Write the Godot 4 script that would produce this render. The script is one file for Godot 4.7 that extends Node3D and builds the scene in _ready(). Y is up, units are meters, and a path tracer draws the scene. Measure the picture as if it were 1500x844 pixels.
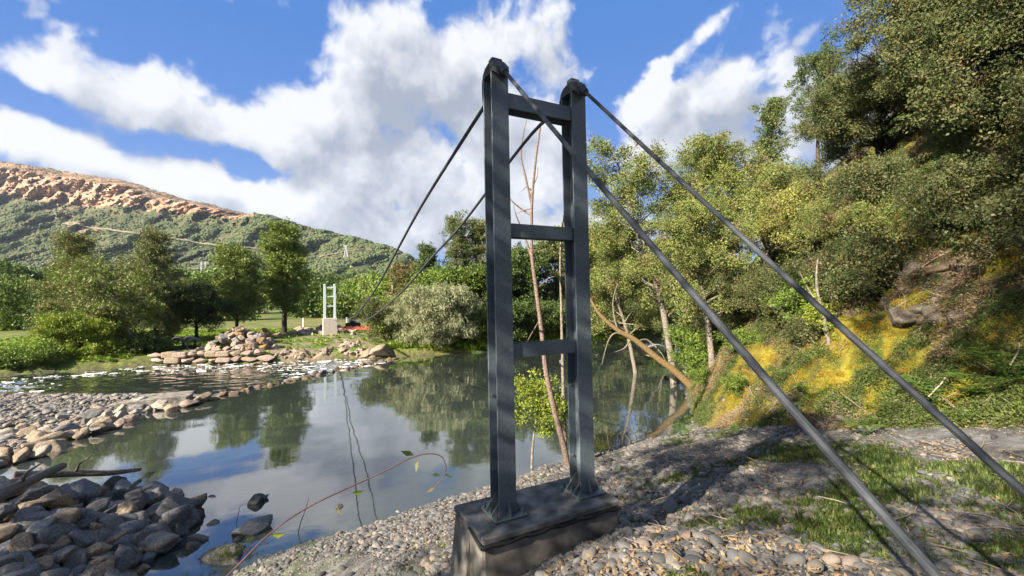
extends Node3D
# A footbridge under construction: the near pylon on a river bank, its mate on the far bank, woods and a quarry hill.
const F := 640.0            # focal length in pixels of the 1500 x 844 photograph
var cam_t: Transform3D
var sun_dir := Vector3(-0.62, 0.53, 0.58).normalized()   # towards the sun
var rng := RandomNumberGenerator.new()
var noise := FastNoiseLite.new()
var noise2 := FastNoiseLite.new()
var taken := {}
var mat := {}
var sprays := {}
var rocks: Array[ArrayMesh] = []
var pebbles: Array[ArrayMesh] = []
var blocks: Array[ArrayMesh] = []
var rock_mats := {}

# ------------------------------------------------------------------ names and tags
func numbered(called: String) -> String:
	if not taken.has(called):
		taken[called] = 0
		return called
	taken[called] += 1
	return "%s_%03d" % [called, taken[called]]

func tag(o: Node, label: String, category: String, group := "") -> Node:
	o.set_meta("label", label)
	o.set_meta("category", category)
	if group != "":
		o.set_meta("group", group)
	return o

func thing(called: String, label: String, category: String, where := Vector3.ZERO, turn := 0.0, group := "") -> Node3D:
	var o := Node3D.new()
	o.name = numbered(called)
	add_child(o)
	o.position = where
	o.rotation.y = turn
	tag(o, label, category, group)
	return o

func obj(called: String, mesh: Mesh, m: Material, parent: Node = null) -> MeshInstance3D:
	var o := MeshInstance3D.new()
	o.mesh = mesh
	o.material_override = m
	if parent == null:
		o.name = numbered(called)
		add_child(o)
	else:
		o.name = called
		parent.add_child(o, true)
	return o

func struct(o: Node) -> Node:
	o.set_meta("kind", "structure")
	return o

func scatter(called: String, mesh: Mesh, m: Material, places: Array, tints: PackedColorArray, parent: Node = null) -> MultiMeshInstance3D:
	var mm := MultiMesh.new()
	mm.transform_format = MultiMesh.TRANSFORM_3D
	mm.use_colors = true
	mm.mesh = mesh
	mm.instance_count = places.size()
	for k in places.size():
		mm.set_instance_transform(k, places[k])
		mm.set_instance_color(k, tints[k])
	var o := MultiMeshInstance3D.new()
	o.multimesh = mm
	o.material_override = m
	if parent == null:
		o.name = numbered(called)
		add_child(o)
	else:
		o.name = called
		parent.add_child(o, true)
	o.set_meta("kind", "stuff")
	return o

# ------------------------------------------------------------------ pixels of the photograph to points
func ray(px: float, py: float) -> Vector3:
	return cam_t.basis * Vector3((px - 750.0) / F, -(py - 422.0) / F, -1.0)

func at(px: float, py: float, depth: float) -> Vector3:
	return cam_t.origin + ray(px, py) * depth

func on_y(px: float, py: float, y: float) -> Vector3:
	var r := ray(px, py)
	return cam_t.origin + r * ((y - cam_t.origin.y) / r.y)

func on_ground(px: float, py: float) -> Vector3:
	var r := ray(px, py)
	var t := 0.8
	while t < 120.0:
		var p := cam_t.origin + r * t
		if p.y < height(p.x, p.z):
			break
		t *= 1.006
	return cam_t.origin + r * t

func pixel(p: Vector3) -> Vector3:   # px, py, depth
	var l := cam_t.affine_inverse() * p
	return Vector3(750.0 - l.x / l.z * F, 422.0 + l.y / l.z * F, -l.z)

# ------------------------------------------------------------------ mesh building
class MB:
	var v := PackedVector3Array()
	var n := PackedVector3Array()
	var c := PackedColorArray()
	var i := PackedInt32Array()
	var tint := Color.WHITE

	func vert(p: Vector3, nn: Vector3) -> int:
		v.append(p); n.append(nn); c.append(tint)
		return v.size() - 1

	func face(a: int, b: int, d: int) -> void:
		var g := (v[b] - v[a]).cross(v[d] - v[a])
		if g.dot(n[a] + n[b] + n[d]) > 0.0:
			i.append(a); i.append(d); i.append(b)
		else:
			i.append(a); i.append(b); i.append(d)

	func flat(pts: Array, out: Vector3) -> void:   # a convex polygon facing OUT
		var g: Vector3 = (pts[1] - pts[0]).cross(pts[2] - pts[0]).normalized()
		if g.dot(out) < 0.0:
			g = -g
		var first := v.size()
		for p in pts:
			vert(p, g)
		for k in range(1, pts.size() - 1):
			face(first, first + k, first + k + 1)

	func box(lo: Vector3, hi: Vector3, b := 0.004) -> void:   # chamfered
		var m := (lo + hi) / 2.0
		var h := (hi - lo) / 2.0
		b = minf(b, minf(h.x, minf(h.y, h.z)) * 0.45)
		for ax in 3:
			for s in [-1.0, 1.0]:
				var u: int = (ax + 1) % 3
				var w: int = (ax + 2) % 3
				var pts := []
				for k in [[-1, -1], [1, -1], [1, 1], [-1, 1]]:
					var p := Vector3.ZERO
					p[ax] = s * h[ax]; p[u] = k[0] * (h[u] - b); p[w] = k[1] * (h[w] - b)
					pts.append(m + p)
				var o := Vector3.ZERO
				o[ax] = s
				flat(pts, o)
			for su in [-1.0, 1.0]:
				for sw in [-1.0, 1.0]:
					var u: int = (ax + 1) % 3
					var w: int = (ax + 2) % 3
					var pts := []
					for k in [[-1, 0], [1, 0], [1, 1], [-1, 1]]:
						var p := Vector3.ZERO
						p[ax] = k[0] * (h[ax] - b)
						p[u] = su * (h[u] - (b if k[1] == 1 else 0.0))
						p[w] = sw * (h[w] - (0.0 if k[1] == 1 else b))
						pts.append(m + p)
					var o := Vector3.ZERO
					o[u] = su; o[w] = sw
					flat(pts, o)

	func tube(pts: PackedVector3Array, r: PackedFloat32Array, sides := 7, rough := 0.0, strands := 0) -> void:
		var t := (pts[1] - pts[0]).normalized()
		var u := t.cross(Vector3(0.31, 0.2, 0.93)).normalized()
		var first := v.size()
		var k := pts.size()
		for a in k:
			t = (pts[mini(a + 1, k - 1)] - pts[maxi(a - 1, 0)]).normalized()
			u = (u - t * u.dot(t)).normalized()
			var w := t.cross(u)
			for s in sides:
				var g := TAU * s / sides
				var d := u * cos(g) + w * sin(g)
				var rr := r[a] * (1.0 + rough * sin(a * 2.7 + s * 3.1) * cos(s * 1.7 + a))
				var nn := d
				if strands:   # the lay of a wire rope
					var ph := strands * g + a * 0.55
					rr = r[a] * (0.95 + 0.07 * absf(cos(ph / 2.0)))
					nn = (d + (w * cos(g) - u * sin(g)) * 0.30 * sin(ph / 2.0) * signf(cos(ph / 2.0))).normalized()
				vert(pts[a] + d * rr, nn)
		for a in k - 1:
			for s in sides:
				var p := first + a * sides + s
				var q := first + a * sides + (s + 1) % sides
				face(p, q, p + sides)
				face(q, q + sides, p + sides)
		for e in [0, k - 1]:
			var d: Vector3 = (pts[1] - pts[0] if e else pts[0] - pts[1]).normalized()
			if e:
				d = (pts[k - 1] - pts[k - 2]).normalized()
			var ring := []
			for s in sides:
				ring.append(v[first + e * sides + s])
			if r[e] > 0.002:
				flat(ring, d)

	func extrude(outline: Array, z0: float, z1: float) -> void:   # a convex outline in xy
		var a := []
		var b := []
		for p in outline:
			a.append(Vector3(p.x, p.y, z0)); b.append(Vector3(p.x, p.y, z1))
		flat(a, Vector3(0, 0, z0 - z1)); flat(b, Vector3(0, 0, z1 - z0))
		var mid := Vector3.ZERO
		for p in a + b:
			mid += p / (2.0 * a.size())
		for k in a.size():
			var l: int = (k + 1) % a.size()
			flat([a[k], a[l], b[l], b[k]], (a[k] + b[l]) / 2.0 - mid)

	func place(t: Transform3D, from: int) -> void:   # moves what was added since FROM
		for k in range(from, v.size()):
			v[k] = t * v[k]
			n[k] = t.basis * n[k]

	func commit() -> ArrayMesh:
		var a := []
		a.resize(Mesh.ARRAY_MAX)
		a[Mesh.ARRAY_VERTEX] = v; a[Mesh.ARRAY_NORMAL] = n; a[Mesh.ARRAY_COLOR] = c; a[Mesh.ARRAY_INDEX] = i
		var m := ArrayMesh.new()
		m.add_surface_from_arrays(Mesh.PRIMITIVE_TRIANGLES, a)
		return m

func sheet(nu: int, nv: int, pts: PackedVector3Array, cols: PackedColorArray, closed := false) -> ArrayMesh:
	# a grid of nu x nv points, smooth normals that point up
	var n := PackedVector3Array()
	n.resize(pts.size())
	var idx := PackedInt32Array()
	for b in nv - 1:
		for a in (nu if closed else nu - 1):
			var p := b * nu + a
			var q := b * nu + (a + 1) % nu
			var r := q + nu
			var s := p + nu
			var g := (pts[r] - pts[p]).cross(pts[s] - pts[q])
			if g.y < 0.0:
				g = -g
				idx.append_array(PackedInt32Array([p, q, r, p, r, s]))
			else:
				idx.append_array(PackedInt32Array([p, r, q, p, s, r]))
			n[p] += g; n[q] += g; n[r] += g; n[s] += g
	for k in n.size():
		n[k] = n[k].normalized()
	var arr := []
	arr.resize(Mesh.ARRAY_MAX)
	arr[Mesh.ARRAY_VERTEX] = pts; arr[Mesh.ARRAY_NORMAL] = n; arr[Mesh.ARRAY_COLOR] = cols; arr[Mesh.ARRAY_INDEX] = idx
	var m := ArrayMesh.new()
	m.add_surface_from_arrays(Mesh.PRIMITIVE_TRIANGLES, arr)
	return m

func ico(level: int) -> Array:   # unit sphere: points, triangles
	var t := (1.0 + sqrt(5.0)) / 2.0
	var p: Array[Vector3] = []
	for q in [[-1, t, 0], [1, t, 0], [-1, -t, 0], [1, -t, 0], [0, -1, t], [0, 1, t], [0, -1, -t], [0, 1, -t], [t, 0, -1], [t, 0, 1], [-t, 0, -1], [-t, 0, 1]]:
		p.append(Vector3(q[0], q[1], q[2]).normalized())
	var f := [[0, 11, 5], [0, 5, 1], [0, 1, 7], [0, 7, 10], [0, 10, 11], [1, 5, 9], [5, 11, 4], [11, 10, 2], [10, 7, 6], [7, 1, 8], [3, 9, 4], [3, 4, 2], [3, 2, 6], [3, 6, 8], [3, 8, 9], [4, 9, 5], [2, 4, 11], [6, 2, 10], [8, 6, 7], [9, 8, 1]]
	for l in level:
		var mids := {}
		var g := []
		for tr in f:
			var m := []
			for e in 3:
				var a: int = tr[e]
				var b: int = tr[(e + 1) % 3]
				var key := Vector2i(mini(a, b), maxi(a, b))
				if not mids.has(key):
					mids[key] = p.size()
					p.append((p[a] + p[b]).normalized())
				m.append(mids[key])
			g += [[tr[0], m[0], m[2]], [tr[1], m[1], m[0]], [tr[2], m[2], m[1]], m]
		f = g
	return [p, f]

func lump(ball: Array, shape: Callable) -> ArrayMesh:   # the ball with every point moved; smooth normals
	var b := MB.new()
	for d in ball[0]:
		b.vert(shape.call(d), Vector3.ZERO)
	for t in ball[1]:
		var g := (b.v[t[1]] - b.v[t[0]]).cross(b.v[t[2]] - b.v[t[0]])
		if g.dot(b.v[t[0]]) < 0.0:
			g = -g
		for k in 3:
			b.n[t[k]] += g
	for t in ball[1]:
		b.face(t[0], t[1], t[2])
	for k in b.n.size():
		b.n[k] = b.n[k].normalized()
	return b.commit()

func make_rocks() -> void:
	var ball := ico(3)
	for k in 12:   # angular quarry boulders: a ball cut by planes
		var planes := []
		for j in 17:
			var d := Vector3(rng.randf_range(-1, 1), rng.randf_range(-0.9, 0.9), rng.randf_range(-1, 1)).normalized()
			planes.append([d, rng.randf_range(0.46, 0.74)])
		var size := Vector3(rng.randf_range(0.55, 0.68), rng.randf_range(0.30, 0.42), rng.randf_range(0.40, 0.54))
		var off := Vector3(k * 7.3, k * 3.1, k)
		rocks.append(lump(ball, func(d: Vector3) -> Vector3:
			var r := 1.0
			for pl in planes:
				var c: float = d.dot(pl[0])
				if c > 0.05:
					r = minf(r, pl[1] / c)
			r += 0.05 * noise.get_noise_3dv(d * 26.0 + off) + 0.018 * noise.get_noise_3dv(d * 90.0 + off)
			return d * r * size * 1.5))
	for k in 6:    # squared blocks
		var off := Vector3(k * 9.1, k * 2.0, k)
		blocks.append(lump(ball, func(d: Vector3) -> Vector3:
			var a := d.abs()
			var m := pow(pow(a.x, 9.0) + pow(a.y, 9.0) + pow(a.z, 9.0), 1.0 / 9.0)
			return d / m * 0.5 * (1.0 + 0.10 * noise.get_noise_3dv(d * 16.0 + off) + 0.03 * noise.get_noise_3dv(d * 70.0 + off))))
	ball = ico(2)
	for k in 8:    # rounded river cobbles
		var size := Vector3(rng.randf_range(0.5, 0.62), rng.randf_range(0.22, 0.36), rng.randf_range(0.36, 0.5))
		var off := Vector3(k * 5.7, k, k * 2.9)
		pebbles.append(lump(ball, func(d: Vector3) -> Vector3: return d * size * (1.0 + 0.22 * noise.get_noise_3dv(d * 14.0 + off))))

# ------------------------------------------------------------------ materials
func lin(r: float, g: float, b: float) -> Color:
	return Color(r, g, b).linear_to_srgb()

func noise_tex(freq: float, lo: float, hi: float, sd: int, kind := FastNoiseLite.TYPE_SIMPLEX, octaves := 5, size := 512) -> NoiseTexture2D:
	var f := FastNoiseLite.new()
	f.noise_type = kind
	f.seed = sd
	f.frequency = freq
	f.fractal_octaves = octaves
	var t := NoiseTexture2D.new()
	t.width = size; t.height = size
	t.seamless = true
	t.noise = f
	var g := Gradient.new()
	g.set_color(0, Color(lo, lo, lo)); g.set_color(1, Color(hi, hi, hi))
	t.color_ramp = g
	return t

func surface(called: String, color: Color, rough: float, tex: Texture2D = null, scale := 1.0, bump: Texture2D = null, bump_cm := 1.0, world := false, vertex := false) -> StandardMaterial3D:
	var m := StandardMaterial3D.new()
	m.resource_name = called
	m.albedo_color = color
	m.roughness = rough
	m.metallic_specular = 0.35
	m.albedo_texture = tex
	if bump:
		m.heightmap_enabled = true
		m.heightmap_texture = bump
		m.heightmap_scale = bump_cm
	m.uv1_triplanar = true
	m.uv1_world_triplanar = world
	m.uv1_scale = Vector3(scale, scale, scale)
	m.vertex_color_use_as_albedo = vertex
	mat[called] = m
	return m

func leaf_mat(called: String, rough := 0.55) -> void:
	var m := StandardMaterial3D.new()
	m.resource_name = called
	m.albedo_color = Color.WHITE
	m.roughness = rough
	m.metallic_specular = 0.4
	m.vertex_color_use_as_albedo = true
	m.backlight_enabled = true
	m.backlight = Color(0.72, 0.75, 0.45)
	m.cull_mode = BaseMaterial3D.CULL_DISABLED
	mat[called] = m

func make_materials() -> void:
	var grain := noise_tex(0.02, 0.45, 1.0, 1)
	var fine := noise_tex(0.06, 0.4, 1.0, 2)
	var soft := noise_tex(0.03, 0.84, 1.0, 9)
	var spots := noise_tex(0.012, 0.5, 1.0, 3, FastNoiseLite.TYPE_SIMPLEX, 6)
	var cells := noise_tex(0.05, 0.0, 1.0, 4, FastNoiseLite.TYPE_CELLULAR, 3)
	surface("ground", Color.WHITE, 0.95, spots, 0.35, fine, 2.5, true, true)
	surface("hill", Color.WHITE, 0.95, grain, 0.012, null, 1.0, true, true)
	surface("pebble", Color.WHITE, 0.75, fine, 3.0, null, 1.0, false, true)
	surface("steel", lin(0.115, 0.148, 0.18), 0.38, soft, 1.4, fine, 0.05)
	mat.steel.metallic = 0.12
	mat.steel.metallic_specular = 0.5
	surface("pale_steel", lin(0.58, 0.68, 0.72), 0.5, soft, 0.6)
	surface("plate", lin(0.16, 0.19, 0.20), 0.45, soft, 1.6, fine, 0.1)
	mat.plate.metallic = 0.4
	surface("wrap", lin(0.085, 0.095, 0.105), 0.6, grain, 2.0, fine, 0.4)
	surface("cable", lin(0.05, 0.058, 0.07), 0.6, soft, 2.5, fine, 0.05)
	surface("pale_cable", lin(0.10, 0.105, 0.11), 0.5, fine, 1.5)
	surface("concrete", lin(0.31, 0.29, 0.255), 0.9, spots, 0.45, fine, 0.08)
	surface("dark_concrete", lin(0.22, 0.22, 0.21), 0.85, spots, 0.6, fine, 0.08)
	surface("bitumen", lin(0.02, 0.02, 0.021), 0.6)
	surface("pale_concrete", lin(0.50, 0.445, 0.40), 0.9, soft, 0.5)
	surface("bark", lin(0.16, 0.135, 0.105), 0.95, fine, 1.2, cells, 2.0)
	surface("pale_bark", lin(0.33, 0.29, 0.235), 0.95, spots, 1.2, fine, 1.5)
	surface("red_bark", lin(0.32, 0.235, 0.195), 0.9, spots, 2.0, fine, 1.0)
	surface("lichen_bark", lin(0.34, 0.235, 0.105), 0.95, spots, 2.2, fine, 1.5)
	surface("dark_bark", lin(0.075, 0.065, 0.052), 0.95, fine, 1.2, cells, 2.0)
	surface("driftwood", lin(0.25, 0.215, 0.18), 0.95, spots, 2.0, fine, 1.0)
	surface("bramble", lin(0.10, 0.045, 0.045), 0.6)
	surface("red_net", lin(0.55, 0.13, 0.07), 0.8, grain, 0.5)
	surface("orange", lin(0.75, 0.30, 0.02), 0.7, grain, 0.3)
	surface("white", lin(0.75, 0.73, 0.70), 0.7)
	surface("pale_wall", lin(0.62, 0.55, 0.46), 0.9, grain, 0.1)
	surface("tile_roof", lin(0.50, 0.30, 0.22), 0.9, fine, 0.3)
	surface("dark_glass", lin(0.03, 0.035, 0.04), 0.1)
	surface("pole", lin(0.40, 0.34, 0.24), 0.8)
	surface("lattice", lin(0.42, 0.44, 0.46), 0.6)
	surface("foam", lin(0.85, 0.88, 0.90), 0.5)
	surface("track", lin(0.34, 0.28, 0.20), 0.95, grain, 0.02, null, 1.0, true)
	surface("slate", lin(0.235, 0.20, 0.155), 0.9, spots, 1.5, cells, 3.0)
	surface("mossy", lin(0.075, 0.075, 0.035), 0.95, spots, 2.5, fine, 2.0)
	for k in [["grey", 0.30, 0.29, 0.275], ["blue_grey", 0.25, 0.265, 0.285], ["dark", 0.17, 0.17, 0.168], ["tan", 0.40, 0.32, 0.235], ["pink", 0.42, 0.325, 0.27], ["ochre", 0.44, 0.285, 0.15], ["pale", 0.50, 0.445, 0.37], ["brown", 0.22, 0.16, 0.105]]:
		rock_mats[k[0]] = surface("rock_" + k[0], lin(k[1], k[2], k[3]), 0.88, spots, 1.1, fine, 1.2)
	leaf_mat("leaf")
	leaf_mat("dull_leaf", 0.75)
	var w := StandardMaterial3D.new()
	w.resource_name = "water"
	w.transparency = BaseMaterial3D.TRANSPARENCY_ALPHA
	w.albedo_color = Color(lin(0.034, 0.046, 0.042), 0.88)
	w.clearcoat_enabled = true
	w.clearcoat = 1.0
	w.clearcoat_roughness = 0.03
	w.roughness = 0.018
	w.metallic_specular = 0.70
	w.normal_enabled = true
	var wn := FastNoiseLite.new()
	wn.noise_type = FastNoiseLite.TYPE_SIMPLEX
	wn.frequency = 0.014
	wn.fractal_octaves = 4
	var wt := NoiseTexture2D.new()
	wt.width = 1024; wt.height = 1024
	wt.seamless = true
	wt.as_normal_map = true
	wt.bump_strength = 2.0
	wt.noise = wn
	w.normal_texture = wt
	w.normal_scale = 0.07
	w.uv1_triplanar = true
	w.uv1_world_triplanar = true
	w.uv1_scale = Vector3(0.16, 0.16, 0.26)
	mat["water"] = w

# ------------------------------------------------------------------ sky
func make_sky() -> PanoramaSkyMaterial:
	const SW := 2560
	const SH := 640            # the upper half of the panorama
	var clouds := [            # px, py, half width, half height (pixels), weight, tilt (degrees)
		[40, 95, 95, 26, 0.8, 12], [170, 118, 120, 34, 1.0, 14], [300, 165, 120, 38, 1.0, 20], [200, 165, 120, 24, 0.9, 10], [395, 195, 90, 40, 0.95, 10],
		[30, 190, 110, 36, 1.0, 16], [140, 228, 110, 30, 1.0, 14], [290, 255, 48, 32, 1.1, 0], [330, 290, 110, 26, 0.9, 6], [240, 250, 60, 26, 0.8, 8],
		[560, 45, 58, 46, 1.1, -10], [625, 80, 95, 52, 1.0, 20], [500, 130, 90, 50, 1.0, -20], [600, 165, 130, 70, 1.1, 0], [480, 215, 90, 60, 1.05, 10],
		[700, 60, 70, 40, 0.8, -40], [780, 50, 60, 50, 0.85, -40], [820, 70, 40, 50, 0.7, 30], [740, 190, 90, 90, 0.9, 0], [560, 265, 150, 50, 1.0, 0],
		[820, 210, 60, 55, 0.95, 0], [690, 290, 120, 50, 0.9, 0], [450, 300, 90, 30, 0.85, 10], [620, 340, 180, 36, 0.8, 0],
		[880, 105, 36, 18, 0.65, -20], [1010, 68, 80, 11, 0.68, -32], [965, 92, 36, 12, 0.5, -20], [1180, 55, 50, 11, 0.6, -32],
		[960, 150, 70, 34, 0.9, 10], [1050, 140, 90, 46, 1.1, -10], [1090, 105, 40, 20, 0.8, -10], [1030, 200, 140, 40, 1.1, 0], [1190, 140, 55, 60, 1.0, 0], [1250, 200, 120, 60, 0.9, 0],
		[1380, 130, 160, 70, 0.8, 0], [900, 330, 260, 40, 0.7, 0], [1300, 330, 300, 50, 0.7, 0], [120, 320, 300, 60, 0.9, 0]]
	var gaps := [[330, 222, 75, 22, 0.9, 8], [385, 250, 40, 20, 0.6, 0], [80, 160, 60, 12, 0.6, 30], [20, 138, 40, 9, 0.5, 10], [345, 60, 150, 40, 0.6, 10], [770, 95, 28, 26, 0.9, 0], [880, 190, 40, 80, 0.5, 0], [660, 190, 24, 18, 0.6, 0], [900, 40, 70, 60, 0.5, 0]]
	var cover := Image.create(720, 180, false, Image.FORMAT_RF)   # half a degree each
	var spots := []
	for c in clouds + gaps:
		var az := rad_to_deg(atan((c[0] - 750.0) / F))
		var hor = 440.0 - 0.02 * (c[0] - 750.0)
		var k := cos(deg_to_rad(az))
		spots.append([az, rad_to_deg(atan((hor - c[1]) / F * k)), rad_to_deg(c[2] / F) * k * k, rad_to_deg(c[3] / F) * k, c[4] if c in clouds else -c[4], deg_to_rad(-c[5])])
	for k in 60:                # the same kind of clouds all round
		var az := rng.randf_range(56.0, 304.0)
		var el := rng.randf_range(4.0, 60.0)
		spots.append([az if az < 180.0 else az - 360.0, el, rng.randf_range(6, 14) / cos(deg_to_rad(el)), rng.randf_range(3.0, 6.0), rng.randf_range(0.7, 1.1), 0.0])
	for k in 12:
		spots.append([rng.randf_range(-70, 70), rng.randf_range(46, 70), rng.randf_range(14, 24), rng.randf_range(4, 7), rng.randf_range(0.6, 1.0), 0.0])
	for s in spots:
		var reach := 2.6 * maxf(s[2], s[3])
		for j in range(maxi(0, int((90.0 - s[1] - reach) * 2.0)), mini(180, int((90.0 - s[1] + reach) * 2.0))):
			for i0 in range(int((s[0] + 180.0 - reach) * 2.0), int((s[0] + 180.0 + reach) * 2.0)):
				var dx: float = i0 / 2.0 - 180.0 - s[0]
				var dy: float = 90.0 - j / 2.0 - s[1]
				var a: float = (dx * cos(s[5]) + dy * sin(s[5])) / s[2]
				var b: float = (dy * cos(s[5]) - dx * sin(s[5])) / s[3]
				var g: float = s[4] * exp(-pow(a * a + b * b, 1.4) * 0.9)
				if absf(g) > 0.004:
					var x := posmod(i0 - 360, 720)   # the panorama starts straight ahead
					var was := cover.get_pixel(x, j).r
					cover.set_pixel(x, j, Color(was + g * (1.0 - maxf(was, 0.0) * 0.55) if g > 0 else was + g, 0, 0))
	cover.resize(SW, SH, Image.INTERPOLATE_CUBIC)
	var field := cover.get_data().to_float32_array()
	var f := FastNoiseLite.new()
	f.noise_type = FastNoiseLite.TYPE_SIMPLEX
	f.seed = 11
	f.frequency = 0.017
	f.fractal_octaves = 6
	f.fractal_gain = 0.6
	f.domain_warp_enabled = true
	f.domain_warp_amplitude = 26.0
	f.domain_warp_frequency = 0.014
	var puffs := f.get_seamless_image(SW, SH).get_data()
	f.seed = 5
	f.frequency = 0.004
	f.domain_warp_amplitude = 20.0
	var soft := f.get_seamless_image(SW, SH).get_data()
	for k in SW * SH:
		field[k] += (puffs[k] / 255.0 - 0.5) * 1.3 + 0.16 * clampf((k / SW - 520) / 90.0, 0.0, 1.0)
	var im := Image.create(SW, SH * 2, false, Image.FORMAT_RGBF)
	var px := PackedFloat32Array()
	px.resize(SW * SH * 2 * 3)
	var o := 0
	for j in SH:
		var el := 90.0 - (j + 0.5) * 90.0 / SH
		var up := clampf(el / 60.0, 0.0, 1.0)
		var t := pow(1.0 - up, 2.6)
		var br := lerpf(0.046, 0.30, t * t)
		var bg := lerpf(0.185, 0.49, t * t)
		var bb := lerpf(0.53, 0.74, t)
		var row := j * SW
		var sun_row := maxi(0, j - 22) * SW
		for i in SW:
			var d := field[row + i]
			var a := clampf((d - 0.17) / (0.26 + 0.85 * soft[row + i] / 255.0), 0.0, 1.0)
			a = a * a * (3.0 - 2.0 * a) * 0.97
			var r := br
			var g := bg
			var b := bb
			if a > 0.0:
				var lit := clampf(0.58 + (d - field[sun_row + maxi(0, i - 14)]) * 0.7 - (d - 0.80) * 0.36 - (soft[row + i] / 255.0 - 0.5) * 0.9, 0.0, 1.0)
				r = lerpf(r, lerpf(0.33, 0.80, lit), a)
				g = lerpf(g, lerpf(0.37, 0.81, lit), a)
				b = lerpf(b, lerpf(0.45, 0.84, lit), a)
			px[o] = r; px[o + 1] = g; px[o + 2] = b
			o += 3
	while o < px.size():
		px[o] = 0.20; px[o + 1] = 0.22; px[o + 2] = 0.2
		o += 3
	im.set_data(SW, SH * 2, false, Image.FORMAT_RGBF, px.to_byte_array())
	var m := PanoramaSkyMaterial.new()
	m.panorama = ImageTexture.create_from_image(im)
	return m

# ------------------------------------------------------------------ the shape of the land
const GX := 320
const GZ := 240
const GS := 0.4
const G0 := Vector2(-76.0, -70.0)
var land := PackedFloat32Array()    # height on a grid of 0.4 m
var river_d := PackedFloat32Array() # metres from the water's edge, negative in the water
var river := PackedVector2Array([
	Vector2(5.9, -15.0), Vector2(3.0, -13.6), Vector2(0.3, -11.8), Vector2(-2.0, -10.0), Vector2(-4.4, -8.4), Vector2(-5.2, -7.0), Vector2(-5.6, -5.4), Vector2(-6.2, -5.6),
	Vector2(-6.5, -7.5), Vector2(-7.2, -9.7), Vector2(-9.5, -11.2), Vector2(-13.5, -11.7), Vector2(-22, -9.6), Vector2(-60, -6), Vector2(-130, -4),
	Vector2(-130, -27), Vector2(-60, -29.5), Vector2(-37, -31.6), Vector2(-32.5, -33.8), Vector2(-29, -35.6), Vector2(-20.5, -35.6), Vector2(-11.2, -37.5), Vector2(-3, -39), Vector2(8.4, -45.3), Vector2(20, -53), Vector2(42, -61), Vector2(100, -75),
	Vector2(100, -60), Vector2(44, -48), Vector2(22, -41), Vector2(13.2, -34.6), Vector2(10.6, -27), Vector2(8.3, -21), Vector2(6.9, -17)])
var bar := PackedVector2Array([Vector2(-34, -24.4), Vector2(-20.6, -23.4), Vector2(-15.6, -22.8), Vector2(-16.3, -20.6), Vector2(-17.0, -18.4), Vector2(-15.9, -15.7), Vector2(-15.2, -13.6), Vector2(-20, -12.8), Vector2(-60, -14.5), Vector2(-90, -16), Vector2(-90, -23)])

func edge(poly: PackedVector2Array, p: Vector2) -> Vector2:   # signed distance (negative inside), the nearest side
	var best := 1e9
	var which := 0
	for k in poly.size():
		var q := Geometry2D.get_closest_point_to_segment(p, poly[k], poly[(k + 1) % poly.size()])
		var d := p.distance_squared_to(q)
		if d < best:
			best = d; which = k
	return Vector2(sqrt(best) * (-1.0 if Geometry2D.is_point_in_polygon(p, poly) else 1.0), which)

func hill_base(z: float) -> float:   # x where the wooded slope on the right begins
	var t := [[30.0, 12.0], [0.0, 9.2], [-4.0, 7.9], [-6.0, 7.0], [-8.0, 6.4], [-10.0, 6.1], [-12.0, 6.1], [-15.0, 6.6], [-21.0, 8.4], [-27.0, 10.8], [-35.0, 13.6], [-41.0, 22.0], [-80.0, 80.0]]
	for k in t.size() - 1:
		if z > t[k + 1][0]:
			return lerpf(t[k][1], t[k + 1][1], clampf((t[k][0] - z) / (t[k][0] - t[k + 1][0]), 0.0, 1.0))
	return 80.0

func make_land() -> void:
	land.resize(GX * GZ)
	river_d.resize(GX * GZ)
	for j in GZ:
		for i in GX:
			var p := G0 + Vector2(i, j) * GS
			var e := edge(river, p)
			var d := e.x
			var y := 0.0
			if d < 0.0:
				y = -minf(1.5, 0.06 + 0.24 * -d)
				if p.x < -8.0 and p.y < -20.0:
					y = maxf(y, -0.5)
				if p.x < -12.0:
					var b := edge(bar, p).x
					y = maxf(y, clampf(-b * 0.11, -0.6, 0.30))
			elif e.y >= 14 and e.y <= 25:      # far bank: a low wall on the left, a soft bank to the right
				y = minf(d * 2.6, 0.62) + minf(d, 30.0) * 0.016 if p.x < -7.0 else minf(d * 0.55, 1.1)
				y = y + 0.010 * clampf(d - 20.0, 0.0, 20.0)
			else:
				y = 0.345 * d - 0.004 * d * d if d < 14.0 else 4.05 + 0.03 * (d - 14.0)
				if p.x < -6.0:
					y = minf(y, 0.42 + 0.08 * d)
				if p.x > 1.0:
					y = minf(y, lerpf(4.0, 2.5 + 0.02 * d, clampf((p.x - 1.0) / 2.5, 0.0, 1.0)))
				var s := p.x - hill_base(p.y)
				if s > 0.0:
					y += 0.95 * s if s < 12.0 else 11.4 + 0.42 * (s - 12.0)
				elif s > -1.5:
					y += 0.09 * (s + 1.5) * (s + 1.5)
				if s > 0.0:
					y += 0.2
			land[j * GX + i] = y
			river_d[j * GX + i] = d

func lookup(a: PackedFloat32Array, x: float, z: float) -> float:
	var u := clampf((x - G0.x) / GS, 0.0, GX - 1.001)
	var w := clampf((z - G0.y) / GS, 0.0, GZ - 1.001)
	var i := int(u)
	var j := int(w)
	var k := j * GX + i
	return lerpf(lerpf(a[k], a[k + 1], u - i), lerpf(a[k + GX], a[k + GX + 1], u - i), w - j)

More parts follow.
